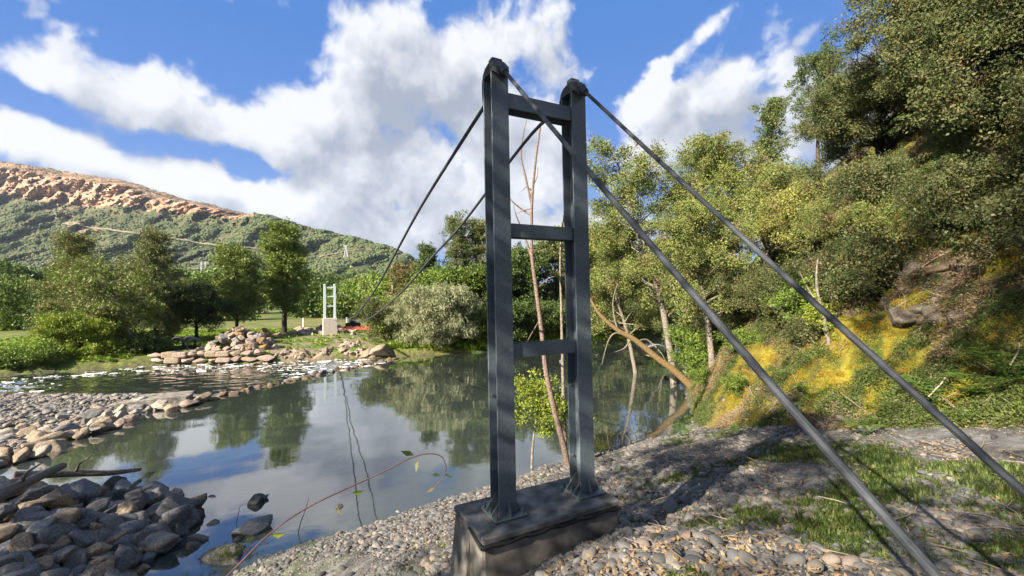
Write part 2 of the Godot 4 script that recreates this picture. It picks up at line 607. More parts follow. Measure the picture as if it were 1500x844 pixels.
func height(x: float, z: float) -> float:
	var y := lookup(land, x, z)
	if absf(x - 0.6) < 4.5 and absf(z + 2.6) < 4.8:   # gravel heaped against the footing
		y += 0.75 * exp(-pow((x - 0.6) / 1.5, 2.0) - pow((z + 2.6) / 1.6, 2.0))
	var s := x - hill_base(z)
	if s > 0.0 and z > -60.0:
		y += (noise.get_noise_2d(x * 9.0, z * 9.0) * 0.95 + noise.get_noise_2d(x * 30.0, z * 30.0) * 0.45 + noise.get_noise_2d(x * 90.0, z * 90.0) * 0.1) * clampf(s, 0.0, 1.0)
	else:
		y += noise.get_noise_2d(x * 22.0, z * 22.0) * 0.06 + noise.get_noise_2d(x * 95.0 + 40.0, z * 95.0) * 0.02
	return y

func grassy(x: float, z: float) -> float:   # how much grass grows on the near gravel
	var g := noise2.get_noise_2d(x * 16.0 + 9.0, z * 16.0) * 1.7 - 0.30
	for s in [[2.35, -4.9, 0.55, 1.0], [4.4, -5.8, 1.2, 0.55], [5.4, -4.2, 1.2, 0.5], [3.4, -7.4, 1.1, 0.55], [5.2, -8.0, 1.0, 0.6], [4.0, -2.4, 0.5, 0.5], [1.75, -4.55, 0.3, 0.9], [2.0, -3.4, 0.35, 0.5], [5.2, -11.2, 1.0, 0.9]]:
		var q: float = Vector2(x - s[0], z - s[1]).length() / s[2]
		g += s[3] * exp(-q * q)
	return clampf(g, 0.0, 1.0)

var moss_spots := []

func mossy(x: float, z: float) -> float:   # yellow moss on the slope
	var g := noise2.get_noise_2d(x * 34.0, z * 34.0 + 70.0) * 1.8 - 0.38
	for s in moss_spots:
		var q: float = Vector2(x - s[0], z - s[1]).length() / s[2]
		g += s[3] * exp(-q * q)
	return clampf(g, 0.0, 1.0)

func mix3(a: Color, b: Color, t: float) -> Color:
	return a.lerp(b, clampf(t, 0.0, 1.0))

func ground_color(x: float, z: float, y: float) -> Color:
	var n := noise2.get_noise_2d(x * 7.0, z * 7.0)
	var n2 := noise2.get_noise_2d(x * 40.0, z * 40.0 + 30.0)
	var c: Color
	var s := x - hill_base(z)
	if z < -31.0 or (x < -30.0 and z < -26.0):          # far bank and fields
		c = mix3(Color(0.13, 0.20, 0.035), Color(0.22, 0.235, 0.06), n * 1.2 + 0.4)
		if z < -62.0:
			c = mix3(c, Color(0.30, 0.265, 0.11), clampf((-62.0 - z) / 12.0, 0.0, 1.0) * clampf(0.7 + n, 0.0, 1.0) * clampf((x + 60.0) / 20.0, 0.0, 1.0))
		if x > -31.0 and x < -11.0 and z > -58.0:
			var bare := clampf((x + 26.0) / 5.0, 0.0, 1.0) * clampf((-10.5 - x) / 3.0, 0.0, 1.0)
			c = mix3(c, Color(0.33, 0.265, 0.185), bare * clampf(0.55 + n * 1.5 + n2, 0.0, 1.0))
	elif s > -0.2 and z > -60.0:                         # the wooded slope
		c = mix3(Color(0.09, 0.07, 0.042), Color(0.15, 0.115, 0.065), n2 + 0.5)
		c = mix3(c, Color(0.06, 0.10, 0.02), n * 1.6 + 0.2)
		c = mix3(c, Color(0.33, 0.27, 0.03), mossy(x, z) * clampf(0.5 + n2 * 2.5, 0.0, 1.0))
	else:                                                # gravel
		c = mix3(Color(0.20, 0.20, 0.20), Color(0.29, 0.28, 0.265), n + 0.5)
		c = mix3(c, Color(0.13, 0.125, 0.11), n2 * 1.5 + 0.2)
		c = mix3(c, Color(0.09, 0.13, 0.03), grassy(x, z) * 0.7)
	if y < 0.02:
		c = mix3(c, Color(0.13, 0.115, 0.07), 0.9)
	return c

func make_ground() -> void:
	var na := 560
	var radii := PackedFloat32Array()
	var r := 0.5
	while r < 2600.0:
		radii.append(r)
		r *= 1.017 if r < 110.0 else 1.08
	var angles := PackedFloat32Array()
	for k in na:   # denser to the front
		var t := (k + 0.5) / na
		angles.append(lerpf(-PI, -1.05, t / 0.12) if t < 0.12 else lerpf(-1.05, 1.05, (t - 0.12) / 0.76) if t < 0.88 else lerpf(1.05, PI, (t - 0.88) / 0.12))
	var pts := PackedVector3Array()
	var cols := PackedColorArray()
	pts.resize(na * radii.size())
	cols.resize(pts.size())
	var o := 0
	for q in radii:
		for a in angles:
			var x := sin(a) * q
			var z := -cos(a) * q
			var y := height(x, z)
			if q > 260.0:
				y -= minf((q - 260.0) * 0.004, 6.0)
			pts[o] = Vector3(x, y, z)
			cols[o] = ground_color(x, z, y)
			o += 1
	struct(obj("ground", sheet(na, radii.size(), pts, cols, true), mat.ground))

# ------------------------------------------------------------------ river
func rapid(x: float, z: float) -> float:   # 1 where the water runs white below the weir
	if z > -22.5 and x < -15.0:
		return clampf((-22.0 - z) / 2.0, 0.0, 1.0)
	var w := lerpf(-15.2, -9.6, (-22.5 - z) / 12.0)      # the weir runs from the bar's tip to the far bank
	return clampf((w - x) / 1.0 + 0.3, 0.0, 1.0) * clampf((-20.5 - z) / 1.5, 0.0, 1.0)

func wave(x: float, z: float) -> float:
	var k := rapid(x, z)
	var y := noise2.get_noise_2d(x * 9.0, z * 18.0) * 0.005
	if k > 0.0:
		var calm := 0.35 + 0.65 * clampf(0.5 + 1.4 * noise2.get_noise_2d(x * 3.0 + 50.0, z * 5.0), 0.0, 1.0) * clampf((x + 46.0) / 20.0, 0.3, 1.0)
		y += k * calm * (noise.get_noise_2d(x * 28.0, z * 62.0) * 0.10 + noise.get_noise_2d(x * 80.0, z * 150.0) * 0.035) - 0.05 * k
	return y

func make_river() -> void:
	var nx := 470
	var nz := 260
	var pts := PackedVector3Array()
	var cols := PackedColorArray()
	pts.resize(nx * nz)
	cols.resize(nx * nz)
	cols.fill(Color.WHITE)
	for j in nz:
		for i in nx:
			var x := -76.0 + i * 0.26
			var z := -62.0 + j * 0.235
			pts[j * nx + i] = Vector3(x, wave(x, z), z)
	struct(obj("river", sheet(nx, nz, pts, cols), mat.water))
	# foam on the rapids
	var b := MB.new()
	for k in 3:
		var ring := []
		for a in 9:
			var g := TAU * a / 9.0
			var rr := rng.randf_range(0.25, 0.5)
			ring.append(Vector3(cos(g) * rr * 1.9 + k * 0.5 - 0.5, 0.05 + 0.03 * k, sin(g) * rr * 0.5 + rng.randf_range(-0.2, 0.2)))
		b.flat(ring, Vector3.UP)
		for a in 9:
			b.flat([ring[a], ring[(a + 1) % 9], ring[(a + 1) % 9] * 1.15 - Vector3(0, 0.12, 0), ring[a] * 1.15 - Vector3(0, 0.12, 0)], ring[a])
	var places := []
	var tints := PackedColorArray()
	var tries := 0
	while places.size() < 900 and tries < 60000:
		tries += 1
		var x := rng.randf_range(-46.0, -8.0)
		var z := rng.randf_range(-36.5, -21.0)
		var k := rapid(x, z)
		if k < 0.3 or lookup(river_d, x, z) > -0.3 or lookup(land, x, z) > -0.05:
			continue
		var y := wave(x, z)
		if y < -0.04 + 0.05 * rng.randf() or noise2.get_noise_2d(x * 3.0 + 50.0, z * 5.0) + rng.randf_range(-0.3, 0.3) < -0.04 + 0.01 * absf(x + 17.0):
			continue
		var s := 0.04 * exp(absf(rng.randfn()) * 0.75)
		places.append(Transform3D(Basis(Vector3.UP, rng.randf_range(-0.6, 0.6)).scaled(Vector3(s, s * 0.5, s)), Vector3(x, y + 0.004, z)))
		tints.append(Color.WHITE)
	tag(scatter("river_foam", b.commit(), mat.foam, places, tints), "white flecks of foam on the fast shallow water beside the gravel bar", "foam")

# ------------------------------------------------------------------ hills
var ridge := [[-2600, 150], [-1500, 190], [-700, 196], [-300, 208], [0, 234], [60, 243], [100, 250], [180, 263], [260, 287], [340, 308], [400, 320], [450, 335], [500, 345], [540, 355], [575, 365], [600, 377], [618, 391], [650, 408], [720, 418], [900, 415], [1300, 395], [2600, 330]]

func ridge_py(px: float) -> float:
	for k in ridge.size() - 1:
		if px <= ridge[k + 1][0]:
			return lerpf(ridge[k][1], ridge[k + 1][1], (px - ridge[k][0]) / float(ridge[k + 1][0] - ridge[k][0]))
	return ridge[-1][1]

func cliff_share(px: float) -> float:
	var t := [[-900, 0.0], [-500, 0.14], [-100, 0.16], [0, 0.168], [150, 0.16], [250, 0.095], [345, 0.03], [372, 0.0]]
	if px >= 372 or px <= -900:
		return 0.0
	for k in t.size() - 1:
		if px <= t[k + 1][0]:
			return lerpf(t[k][1], t[k + 1][1], (px - t[k][0]) / float(t[k + 1][0] - t[k][0]))
	return 0.0

func hill_point(px: float, v: float) -> Vector3:   # v: 0 at the foot, 1 on the ridge, above 1 behind it
	var hor := 440.0 - 0.02 * (px - 750.0)
	var sky_line := (hor - ridge_py(px)) / F         # rise over depth on the ridge
	var c := cliff_share(px)
	var foot := 1.0 - c - 0.05 * minf(1.0, c * 10.0)
	var a: float
	var dep: float
	var near := 330.0
	var far := lerpf(1150.0, 800.0, clampf((px - 0.0) / 600.0, 0.0, 1.0))
	if v < 0.8:
		a = foot * pow(v / 0.8, 1.2)
		dep = lerpf(near, far, pow(v / 0.8, 0.85))
	elif v < 0.93:
		a = foot + c * (v - 0.8) / 0.13
		dep = far + 55.0 * (v - 0.8) / 0.13
	elif v <= 1.0:
		a = foot + c + (1.0 - foot - c) * (v - 0.93) / 0.07
		dep = far + 55.0 + 120.0 * (v - 0.93) / 0.07
	else:
		a = 1.0 - (v - 1.0) * 2.4
		dep = far + 175.0 + (v - 1.0) * 900.0
	var slope := lerpf(-0.011, sky_line, a)
	var x := (px - 750.0) / F * dep
	var y := cam_t.origin.y + slope * dep
	var mid := clampf(v * 4.0, 0.0, 1.0) * clampf((1.02 - v) * 8.0, 0.0, 1.0)
	dep += mid * (noise.get_noise_2d(x * 0.35, y * 0.5 + 90.0) * 36.0 + noise.get_noise_2d(x * 1.4, y * 1.6) * 8.0)
	if v > 0.78 and v < 0.96 and c > 0.01:
		dep += noise.get_noise_2d(x * 7.0, y * 1.2) * 5.5 + noise.get_noise_2d(x * 18.0, y * 7.0) * 2.2
		y += noise.get_noise_2d(x * 3.0, v * 40.0) * 2.5
	y += clampf((v - 0.9) * 10.0, 0.0, 1.0) * noise.get_noise_1d(x * 1.5) * 4.0
	return Vector3((px - 750.0) / F * dep, y, -dep)

func hill_color(px: float, v: float, p: Vector3) -> Color:
	var n := noise2.get_noise_2d(p.x * 0.5, p.y * 0.9)
	var n2 := noise2.get_noise_2d(p.x * 2.2, p.y * 3.0 + p.z)
	var green := mix3(Color(0.075, 0.105, 0.04), Color(0.16, 0.155, 0.075), n * 1.4 + 0.3 + n2 * 0.5)
	var c := cliff_share(px)
	if c <= 0.0:
		return green
	var rock := mix3(Color(0.58, 0.33, 0.20), Color(0.44, 0.22, 0.14), n2 * 1.8 + 0.3)
	rock = mix3(rock, Color(0.66, 0.46, 0.30), noise2.get_noise_2d(p.x * 1.3 + 70.0, p.y * 2.0) * 2.4 - 0.2)
	rock = mix3(rock, Color(0.17, 0.15, 0.085), noise2.get_noise_2d(p.x * 3.0 + 170.0, p.y * 4.0) * 3.0 - 0.9)
	rock = mix3(rock, Color(0.70, 0.52, 0.37), 0.55 * clampf(sin(p.y * 0.42 + n * 5.0 + p.x * 0.02) * 2.0 - 0.9, 0.0, 1.0))
	var w := clampf((v - 0.785 + n2 * 0.02) * 60.0, 0.0, 1.0)
	var col := mix3(green, rock, w)
	if v > 0.93:
		col = mix3(rock, Color(0.20, 0.15, 0.085), 0.45 + n2)
	# scree below the bench
	var sc := absf(px - (70.0 + (0.8 - v) * 260.0 + n2 * 30.0)) / (10.0 + (0.8 - v) * 60.0)
	if v < 0.8 and v > 0.60 and sc < 1.0:
		col = mix3(col, Color(0.42, 0.31, 0.19), (1.0 - sc) * 1.4 + n2)
	return col

func make_hills() -> void:
	var cols := PackedColorArray()
	var pts := PackedVector3Array()
	var nu := 520
	var nv := 96
	for j in nv:
		var v := 1.25 * j / (nv - 1)
		if j > 50:
			v = lerpf(0.78, 1.02, (j - 50) / 38.0) if j <= 88 else lerpf(1.02, 1.35, (j - 88) / 7.0)
		else:
			v = 0.78 * j / 50.0
		for i in nu:
			var t := i / (nu - 1.0)
			var px := lerpf(-2600.0, -120.0, t / 0.15) if t < 0.15 else lerpf(-120.0, 700.0, (t - 0.15) / 0.7) if t < 0.85 else lerpf(700.0, 2600.0, (t - 0.85) / 0.15)
			var p := hill_point(px, v)
			if j == 0:
				p.y -= 8.0
			pts.append(p)
			cols.append(hill_color(px, v, p))
	struct(obj("hills", sheet(nu, nv, pts, cols), mat.hill))
	# scrub and trees that read as one mass
	var ball := ico(1)
	var crown := lump(ball, func(d: Vector3) -> Vector3: return d * Vector3(1, 0.8, 1) * (1.0 + 0.5 * noise.get_noise_3dv(d * 30.0)))
	var places := []
	var tints := PackedColorArray()
	for k in 60000:
		var px := rng.randf_range(-160.0, 720.0) if k < 55000 else rng.randf_range(720.0, 1700.0)
		var v := pow(rng.randf(), 0.8) * 1.0
		var c := cliff_share(px)
		if c > 0.0 and v > 0.70 and (v < 0.955 or rng.randf() < 0.4) and not (v < 0.78 and rng.randf() < 0.25):
			continue
		var p := hill_point(px, v)
		var open := noise2.get_noise_2d(p.x * 0.7 + 20.0, p.y * 1.3)
		if open > 0.16 + rng.randf() * 0.25:
			continue
		var skip := false
		for tr in tracks:
			for q in tr.size() - 1:
				var u: float = (px - tr[q][0]) / (tr[q + 1][0] - tr[q][0])
				if u >= 0.0 and u <= 1.0 and absf(v - lerpf(tr[q][1], tr[q + 1][1], u)) < 0.012:
					skip = true
		if skip:
			continue
		var s := rng.randf_range(1.1, 2.7) * (0.55 if v > 0.9 else 1.0) * (0.7 + 0.5 * v)
		places.append(Transform3D(Basis(Vector3.UP, rng.randf() * TAU).scaled(Vector3(s, s * rng.randf_range(0.8, 1.5), s)), p + Vector3(0, s * 0.3, 0)))
		var t := mix3(Color(0.058, 0.095, 0.034), Color(0.13, 0.15, 0.06), rng.randf())
		tints.append(t)
	tag(scatter("hill_scrub", crown, mat.dull_leaf, places, tints), "dark green scrub oak wood covering the far hillside below the quarry", "scrub")
	for tr in tracks:
		var sp := PackedVector3Array()
		var sc := PackedColorArray()
		for side in 2:
			for k in tr.size():
				for m in 6:
					if k == tr.size() - 1 and m > 0:
						continue
					var q: Array = tr[k]
					var q2: Array = tr[mini(k + 1, tr.size() - 1)]
					sp.append(hill_point(lerpf(q[0], q2[0], m / 6.0), lerpf(q[1], q2[1], m / 6.0) + (0.0035 if side else -0.0025)) + Vector3(0, 3.2, 7.0))
					sc.append(Color.WHITE)
		struct(obj("track", sheet(sp.size() / 2, 2, sp, sc), mat.track))

var tracks := [[[95, 0.66], [190, 0.615], [255, 0.60], [320, 0.57], [392, 0.545]], [[470, 0.56], [500, 0.62], [518, 0.66], [535, 0.70], [548, 0.705]]]

# ------------------------------------------------------------------ leaves and trees
func leaf(b: MB, p: Vector3, dir: Vector3, side: Vector3, long: float, wide: float, fold := 0.25) -> void:
	var nrm := dir.cross(side).normalized()
	var q0 := b.vert(p, nrm)
	var q1 := b.vert(p + dir * long * 0.45 + side * wide * 0.5 + nrm * wide * fold, (nrm - side * fold).normalized())
	var q2 := b.vert(p + dir * long, nrm)
	var q3 := b.vert(p + dir * long * 0.45 - side * wide * 0.5 + nrm * wide * fold, (nrm + side * fold).normalized())
	b.face(q0, q1, q2)
	b.face(q0, q2, q3)

func rand_dir() -> Vector3:
	return Vector3(rng.randfn(), rng.randfn(), rng.randfn()).normalized()

func make_sprays() -> void:
	# clusters about one unit across: kind -> variants
	for kind in [["broad", 46, 0.19, 0.115], ["small", 64, 0.125, 0.075], ["narrow", 60, 0.26, 0.045], ["fine", 90, 0.10, 0.05]]:
		var list := []
		for k in 4:
			var b := MB.new()
			for m in kind[1]:
				var p := rand_dir() * pow(rng.randf(), 0.45) * 0.5
				p.y *= 0.72
				var dir := (rand_dir() + p * 1.6 + (Vector3(0, -1.1, 0) if kind[0] == "narrow" else Vector3(0, 0.15, 0))).normalized()
				var side := dir.cross(rand_dir() * 0.6 + Vector3.UP).normalized()
				side = dir.cross(side).normalized() if rng.randf() < 0.75 else side
				var s := rng.randf_range(0.7, 1.25)
				var g := rng.randf_range(0.72, 1.28)
				b.tint = Color(g * rng.randf_range(0.92, 1.08), g, g * rng.randf_range(0.85, 1.1))
				leaf(b, p, dir, side, kind[2] * s, kind[3] * s)
			for m in 5:   # twigs
				b.tint = Color(0.8, 0.62, 0.55)
				var e := rand_dir() * 0.42
				b.tube(PackedVector3Array([-e * 0.3, e * 0.4 + rand_dir() * 0.05, e]), PackedFloat32Array([0.012, 0.008, 0.003]), 3)
			list.append(b.commit())
		sprays[kind[0]] = list

func bend(a: Vector3, b: Vector3, sag: Vector3, n: int, wob: float) -> PackedVector3Array:
	var out := PackedVector3Array()
	for k in n + 1:
		var t := k / float(n)
		out.append(a.lerp(b, t) + sag * 4.0 * t * (1.0 - t) + (Vector3(rng.randfn(), rng.randfn() * 0.5, rng.randfn()) * wob if k > 0 and k < n else Vector3.ZERO))
	return out

func radii(n: int, r0: float, r1: float) -> PackedFloat32Array:
	var out := PackedFloat32Array()
	for k in n + 1:
		out.append(lerpf(r0, r1, k / float(n)))
	return out

# p: h height, r crown radius, lo where the crown begins (0..1), up how steeply limbs rise, limbs, n clusters, s cluster size, spray, a and b the two leaf colours, trunk radius, lean, bark, profile
func grow(o: Node3D, p: Dictionary) -> void:
	var h: float = p.h
	var r: float = p.r
	var lo: float = p.get("lo", 0.25)
	var up: float = p.get("up", 0.5)
	var lean: Vector3 = p.get("lean", Vector3.ZERO)
	var tr: float = p.get("trunk", 0.03 * h)
	var kind: String = p.get("profile", "round")
	var wood := MB.new()
	var stems: int = p.get("stems", 1)
	var tips := []          # [point, outwardness]
	for st in stems:
		var n := 9
		var spread := Vector3.ZERO if stems == 1 else Vector3(cos(TAU * st / stems + 0.4), 0, sin(TAU * st / stems + 0.4)) * r * 0.55
		var trunk := PackedVector3Array()
		var w1 := rng.randf() * TAU
		for k in n + 1:
			var t := k / float(n)
			trunk.append(spread * (0.12 + 0.88 * t) * (1.0 if stems > 1 else 0.0) + Vector3(0, h * 0.96 * t - (0.15 if k == 0 else 0.0), 0) + lean * pow(t, 1.3) + Vector3(sin(t * 5.0 + w1), 0, cos(t * 4.3 + w1)) * 0.02 * h * t)
		wood.tube(trunk, radii(n, tr / sqrt(stems), tr * 0.12), 8, 0.12)
		var limbs: int = p.get("limbs", 14) / stems + 1
		for k in limbs:
			var t := lerpf(lo, 0.97, pow((k + rng.randf() * 0.8) / limbs, 0.9))
			var start := trunk[int(t * n)].lerp(trunk[mini(n, int(t * n) + 1)], t * n - int(t * n))
			var u := (t - lo) / (1.0 - lo)
			var wide := r
			match kind:
				"round": wide = r * sqrt(clampf(1.0 - pow(u * 1.0 - 0.35, 2.0) / 0.43, 0.06, 1.0))
				"column": wide = r * (0.55 + 0.45 * sin(u * 3.0)) * (1.0 - 0.55 * u)
				"cone": wide = r * (1.02 - u * 0.92)
				"wide": wide = r * (1.0 - 0.35 * absf(u - 0.6))
			wide *= rng.randf_range(0.62, 1.12) / (1.0 if stems == 1 else 1.35)
			var az := k * 2.39996 + st * 1.3 + rng.randf_range(-0.4, 0.4)
			var out := Vector3(cos(az), 0, sin(az))
			var end := start + out * wide + Vector3(0, wide * up * rng.randf_range(0.6, 1.3), 0)
			end.y = minf(end.y, h * 1.03 + lean.y)
			var lr := tr * lerpf(0.42, 0.10, t) / sqrt(stems)
			var limb := bend(start, end, Vector3(0, wide * 0.10 * (1.0 if kind != "cone" else -0.4), 0), 5, wide * 0.045)
			wood.tube(limb, radii(5, lr, lr * 0.18), 5)
			tips.append([limb[3], 0.6]); tips.append([limb[4], 0.8]); tips.append([limb[5], 1.0])
			for m in p.get("subs", 4):
				var f := rng.randf_range(0.3, 0.95)
				var a := limb[int(f * 5)].lerp(limb[int(f * 5) + 1], f * 5 - int(f * 5))
				var e := a + (out * 0.5 + rand_dir() * 0.9 + Vector3(0, up * 0.5, 0)).normalized() * wide * rng.randf_range(0.28, 0.5)
				var sub := bend(a, e, Vector3.ZERO, 3, wide * 0.02)
				wood.tube(sub, radii(3, lr * 0.4, lr * 0.08), 4)
				tips.append([sub[2], 0.8]); tips.append([sub[3], 1.0]); tips.append([sub[3], 1.0])
	if p.get("wood", true):
		obj(p.get("trunk_name", "trunk"), wood.commit(), mat[p.get("bark", "bark")], o)
	if p.get("ivy", 0) > 0:
		pass
	var places := []
	var tints := PackedColorArray()
	var s0: float = p.s
	for k in range(tips.size() - 1, 0, -1):   # some boughs carry far more leaves than others
		var j := rng.randi() % (k + 1)
		var was = tips[k]
		tips[k] = tips[j]; tips[j] = was
	for k in p.n:
		var q: Array = tips[int(pow(rng.randf(), 1.5) * tips.size())]
		var at_: Vector3 = q[0] + Vector3(rng.randfn(), rng.randfn() * 0.7, rng.randfn()) * s0 * p.get("fuzz", 0.42)
		at_.y = maxf(at_.y, s0 * 0.15 + p.get("floor", 0.0))
		var s := s0 * clampf(exp(rng.randfn() * 0.30), 0.5, 1.35)
		places.append(Transform3D(Basis(Vector3(rng.randfn() * 0.25, 1, rng.randfn() * 0.25).normalized(), rng.randf() * TAU).scaled(Vector3(s, s, s)), at_))
		var c: Color = p.a.lerp(p.b, clampf(0.5 + rng.randfn() * 0.3, 0.0, 1.0))
		if p.has("c") and rng.randf() < p.get("c_share", 0.12):
			c = p.c
		tints.append(c)
	var list: Array = sprays[p.get("spray", "broad")]
	scatter("crown", list[rng.randi() % list.size()], mat[p.get("leaf", "leaf")], places, tints, o)

# a tree whose foot stands at (px, depth) on the ground and whose top shows at py
func tree(called: String, label: String, category: String, px: float, py: float, depth: float, wide_px: float, p: Dictionary, group := "") -> Node3D:
	var g := at(px, 440.0, depth)
	var y := height(g.x, g.z)
	var top := at(px, py, depth)
	var o := thing(called, label, category, Vector3(g.x, y - 0.05, g.z), 0.0, group)
	p.h = top.y - y
	p.r = wide_px / F * depth / 2.0
	grow(o, p)
	return o

const OLIVE := Color(0.145, 0.150, 0.062)
const DARK := Color(0.050, 0.078, 0.022)
const MID := Color(0.088, 0.140, 0.030)
const FRESH := Color(0.150, 0.225, 0.030)
const LIME := Color(0.235, 0.275, 0.035)
const GREY := Color(0.215, 0.235, 0.150)
const BROWN := Color(0.155, 0.100, 0.042)

func make_trees() -> void:
	# ---- far bank, middle
	tree("willow_bush", "rounded silvery grey-green willow bush overhanging the still water", "bush", 641, 436, 39.0, 108, {"lo": 0.05, "up": 0.75, "stems": 5, "limbs": 40, "n": 950, "s": 1.05, "spray": "narrow", "a": Color(0.19, 0.22, 0.12), "b": Color(0.29, 0.31, 0.19), "trunk": 0.16, "profile": "round", "leaf": "dull_leaf"})
	tree("leafy_bush", "dark green tangled bush beside the far bridge tower with bare orange soil under it", "bush", 568, 447, 43.0, 92, {"lo": 0.06, "up": 0.7, "stems": 4, "limbs": 26, "n": 620, "s": 0.95, "spray": "small", "a": DARK, "b": OLIVE, "c": FRESH, "trunk": 0.12, "leaf": "dull_leaf"})
	tree("leafy_bush", "bright green round bush at the waterline right of the silvery willow", "bush", 697, 462, 40.5, 70, {"lo": 0.05, "up": 0.7, "stems": 4, "limbs": 24, "n": 520, "s": 0.75, "a": MID, "b": FRESH, "trunk": 0.1})
	tree("poplar_tree", "tall airy poplar with two loose tops above the silvery willow", "tree", 672, 316, 51.0, 42, {"lo": 0.22, "up": 1.6, "limbs": 30, "n": 420, "s": 0.8, "profile": "column", "a": MID, "b": OLIVE, "bark": "pale_bark", "trunk": 0.2, "fuzz": 0.55})
	tree("poplar_tree", "slim poplar standing right behind the near column of the bridge tower", "tree", 702, 318, 52.0, 44, {"lo": 0.2, "up": 1.5, "limbs": 26, "n": 420, "s": 0.9, "profile": "column", "a": MID, "b": OLIVE, "bark": "pale_bark", "trunk": 0.18, "fuzz": 0.55})
	tree("poplar_tree", "small pointed poplar left of the two tall ones", "tree", 627, 356, 50.0, 46, {"lo": 0.15, "up": 1.2, "limbs": 22, "n": 460, "s": 0.9, "profile": "cone", "a": DARK, "b": MID, "trunk": 0.16})
	tree("autumn_tree", "brown-leaved round tree beside the thin yellow pole", "tree", 597, 391, 60.0, 62, {"lo": 0.12, "up": 0.6, "limbs": 22, "n": 520, "s": 1.1, "a": BROWN, "b": OLIVE, "c": Color(0.13, 0.15, 0.04), "c_share": 0.25, "trunk": 0.2, "leaf": "dull_leaf"})
	for k in [[650, 400, 46, 74, "dense green tree below the small pointed poplar", MID, FRESH], [700, 400, 47, 70, "dense green tree below the tall airy poplar", DARK, FRESH], [760, 372, 50, 84, "dense green tree seen between the two tower columns beside the dead trunk", DARK, MID], [815, 350, 54, 90, "tall olive tree on the far bank behind the far tower column", OLIVE, MID], [868, 372, 55, 84, "olive tree on the far bank where the river bends away", OLIVE, DARK], [915, 390, 56, 90, "dark tree at the river bend behind the leaning trunk", DARK, OLIVE], [975, 385, 58, 100, "shaded tree upstream beyond the river bend", DARK, MID]]:
		tree("bank_tree", k[4], "tree", k[0], k[1], k[2], k[3], {"lo": 0.10, "up": 0.6, "limbs": 28, "n": 680, "s": 1.15, "a": k[5], "b": k[6], "trunk": 0.22}, "trees along the far bank")
	for k in [[735, 455, 41.5, 60, "low green bush at the waterline behind the near column", MID, DARK], [790, 452, 44.0, 66, "low dark bush at the waterline between the tower columns", DARK, MID], [850, 450, 46.5, 70, "dark bush hanging over the water at the river bend", DARK, DARK], [905, 452, 49.0, 70, "last dark waterline bush upstream of the river bend", DARK, OLIVE], [960, 450, 52.0, 80, "shaded bush on the upstream bank beyond the bend", DARK, MID]]:
		tree("bank_bush", k[4], "bush", k[0], k[1], k[2], k[3], {"lo": 0.04, "up": 0.5, "stems": 4, "limbs": 22, "n": 460, "s": 0.95, "a": k[5], "b": k[6], "trunk": 0.1, "leaf": "dull_leaf"}, "bushes along the far waterline")
	# ---- far bank, left
	tree("poplar_tree", "tall full poplar lit on one side behind the boulder heap", "tree", 416, 328, 57.0, 66, {"lo": 0.16, "up": 1.0, "limbs": 34, "n": 900, "s": 1.15, "profile": "column", "a": Color(0.11, 0.165, 0.035), "b": Color(0.19, 0.25, 0.045), "bark": "dark_bark", "trunk": 0.35, "fuzz": 0.5})
	tree("poplar_tree", "lighter green poplar beside the tall full one", "tree", 347, 366, 51.0, 66, {"lo": 0.18, "up": 1.0, "limbs": 32, "n": 700, "s": 1.05, "profile": "column", "a": Color(0.12, 0.17, 0.04), "b": Color(0.19, 0.23, 0.055), "bark": "bark", "trunk": 0.2, "fuzz": 0.55})
	tree("round_bush", "dark round-crowned small tree beside the concrete pipes", "tree", 288, 420, 46.0, 64, {"lo": 0.22, "up": 0.5, "limbs": 24, "n": 560, "s": 0.9, "spray": "small", "a": Color(0.035, 0.055, 0.018), "b": DARK, "bark": "dark_bark", "trunk": 0.2, "leaf": "dull_leaf"})
	tree("shrub", "small pale green shrub left of the dark round-crowned tree", "bush", 246, 444, 47.0, 36, {"lo": 0.06, "up": 0.6, "stems": 3, "limbs": 14, "n": 220, "s": 0.8, "a": OLIVE, "b": GREY, "trunk": 0.08})
	tree("alder_tree", "tall dark layered alder with bare top shoots", "tree", 228, 330, 44.0, 92, {"lo": 0.16, "up": 0.16, "limbs": 34, "n": 460, "s": 1.0, "profile": "cone", "spray": "small", "a": Color(0.10, 0.13, 0.045), "b": Color(0.19, 0.20, 0.08), "bark": "bark", "trunk": 0.24, "fuzz": 0.4})
	tree("alder_tree", "layered olive alder leaning towards the meadow", "tree", 128, 336, 44.0, 120, {"lo": 0.14, "up": 0.18, "limbs": 36, "n": 540, "s": 1.05, "profile": "cone", "spray": "small", "a": Color(0.12, 0.145, 0.045), "b": Color(0.22, 0.22, 0.075), "bark": "bark", "trunk": 0.22, "lean": Vector3(-1.2, 0, 0), "fuzz": 0.42})
	tree("alder_tree", "lower layered alder between the two tall ones", "tree", 178, 380, 41.5, 96, {"lo": 0.2, "up": 0.2, "limbs": 30, "n": 300, "s": 0.95, "profile": "wide", "spray": "small", "a": MID, "b": OLIVE, "trunk": 0.2, "fuzz": 0.5})
	var lean := tree("leaning_alder", "alder with a bare pale trunk leaning left over the river", "tree", 198, 400, 36.8, 96, {"lo": 0.42, "up": 0.3, "limbs": 22, "n": 330, "s": 0.85, "profile": "wide", "a": FRESH, "b": OLIVE, "bark": "pale_bark", "trunk": 0.17, "lean": Vector3(-2.2, 0, 0.4), "fuzz": 0.5})
	lean.set_meta("group", "alders on the far bank")
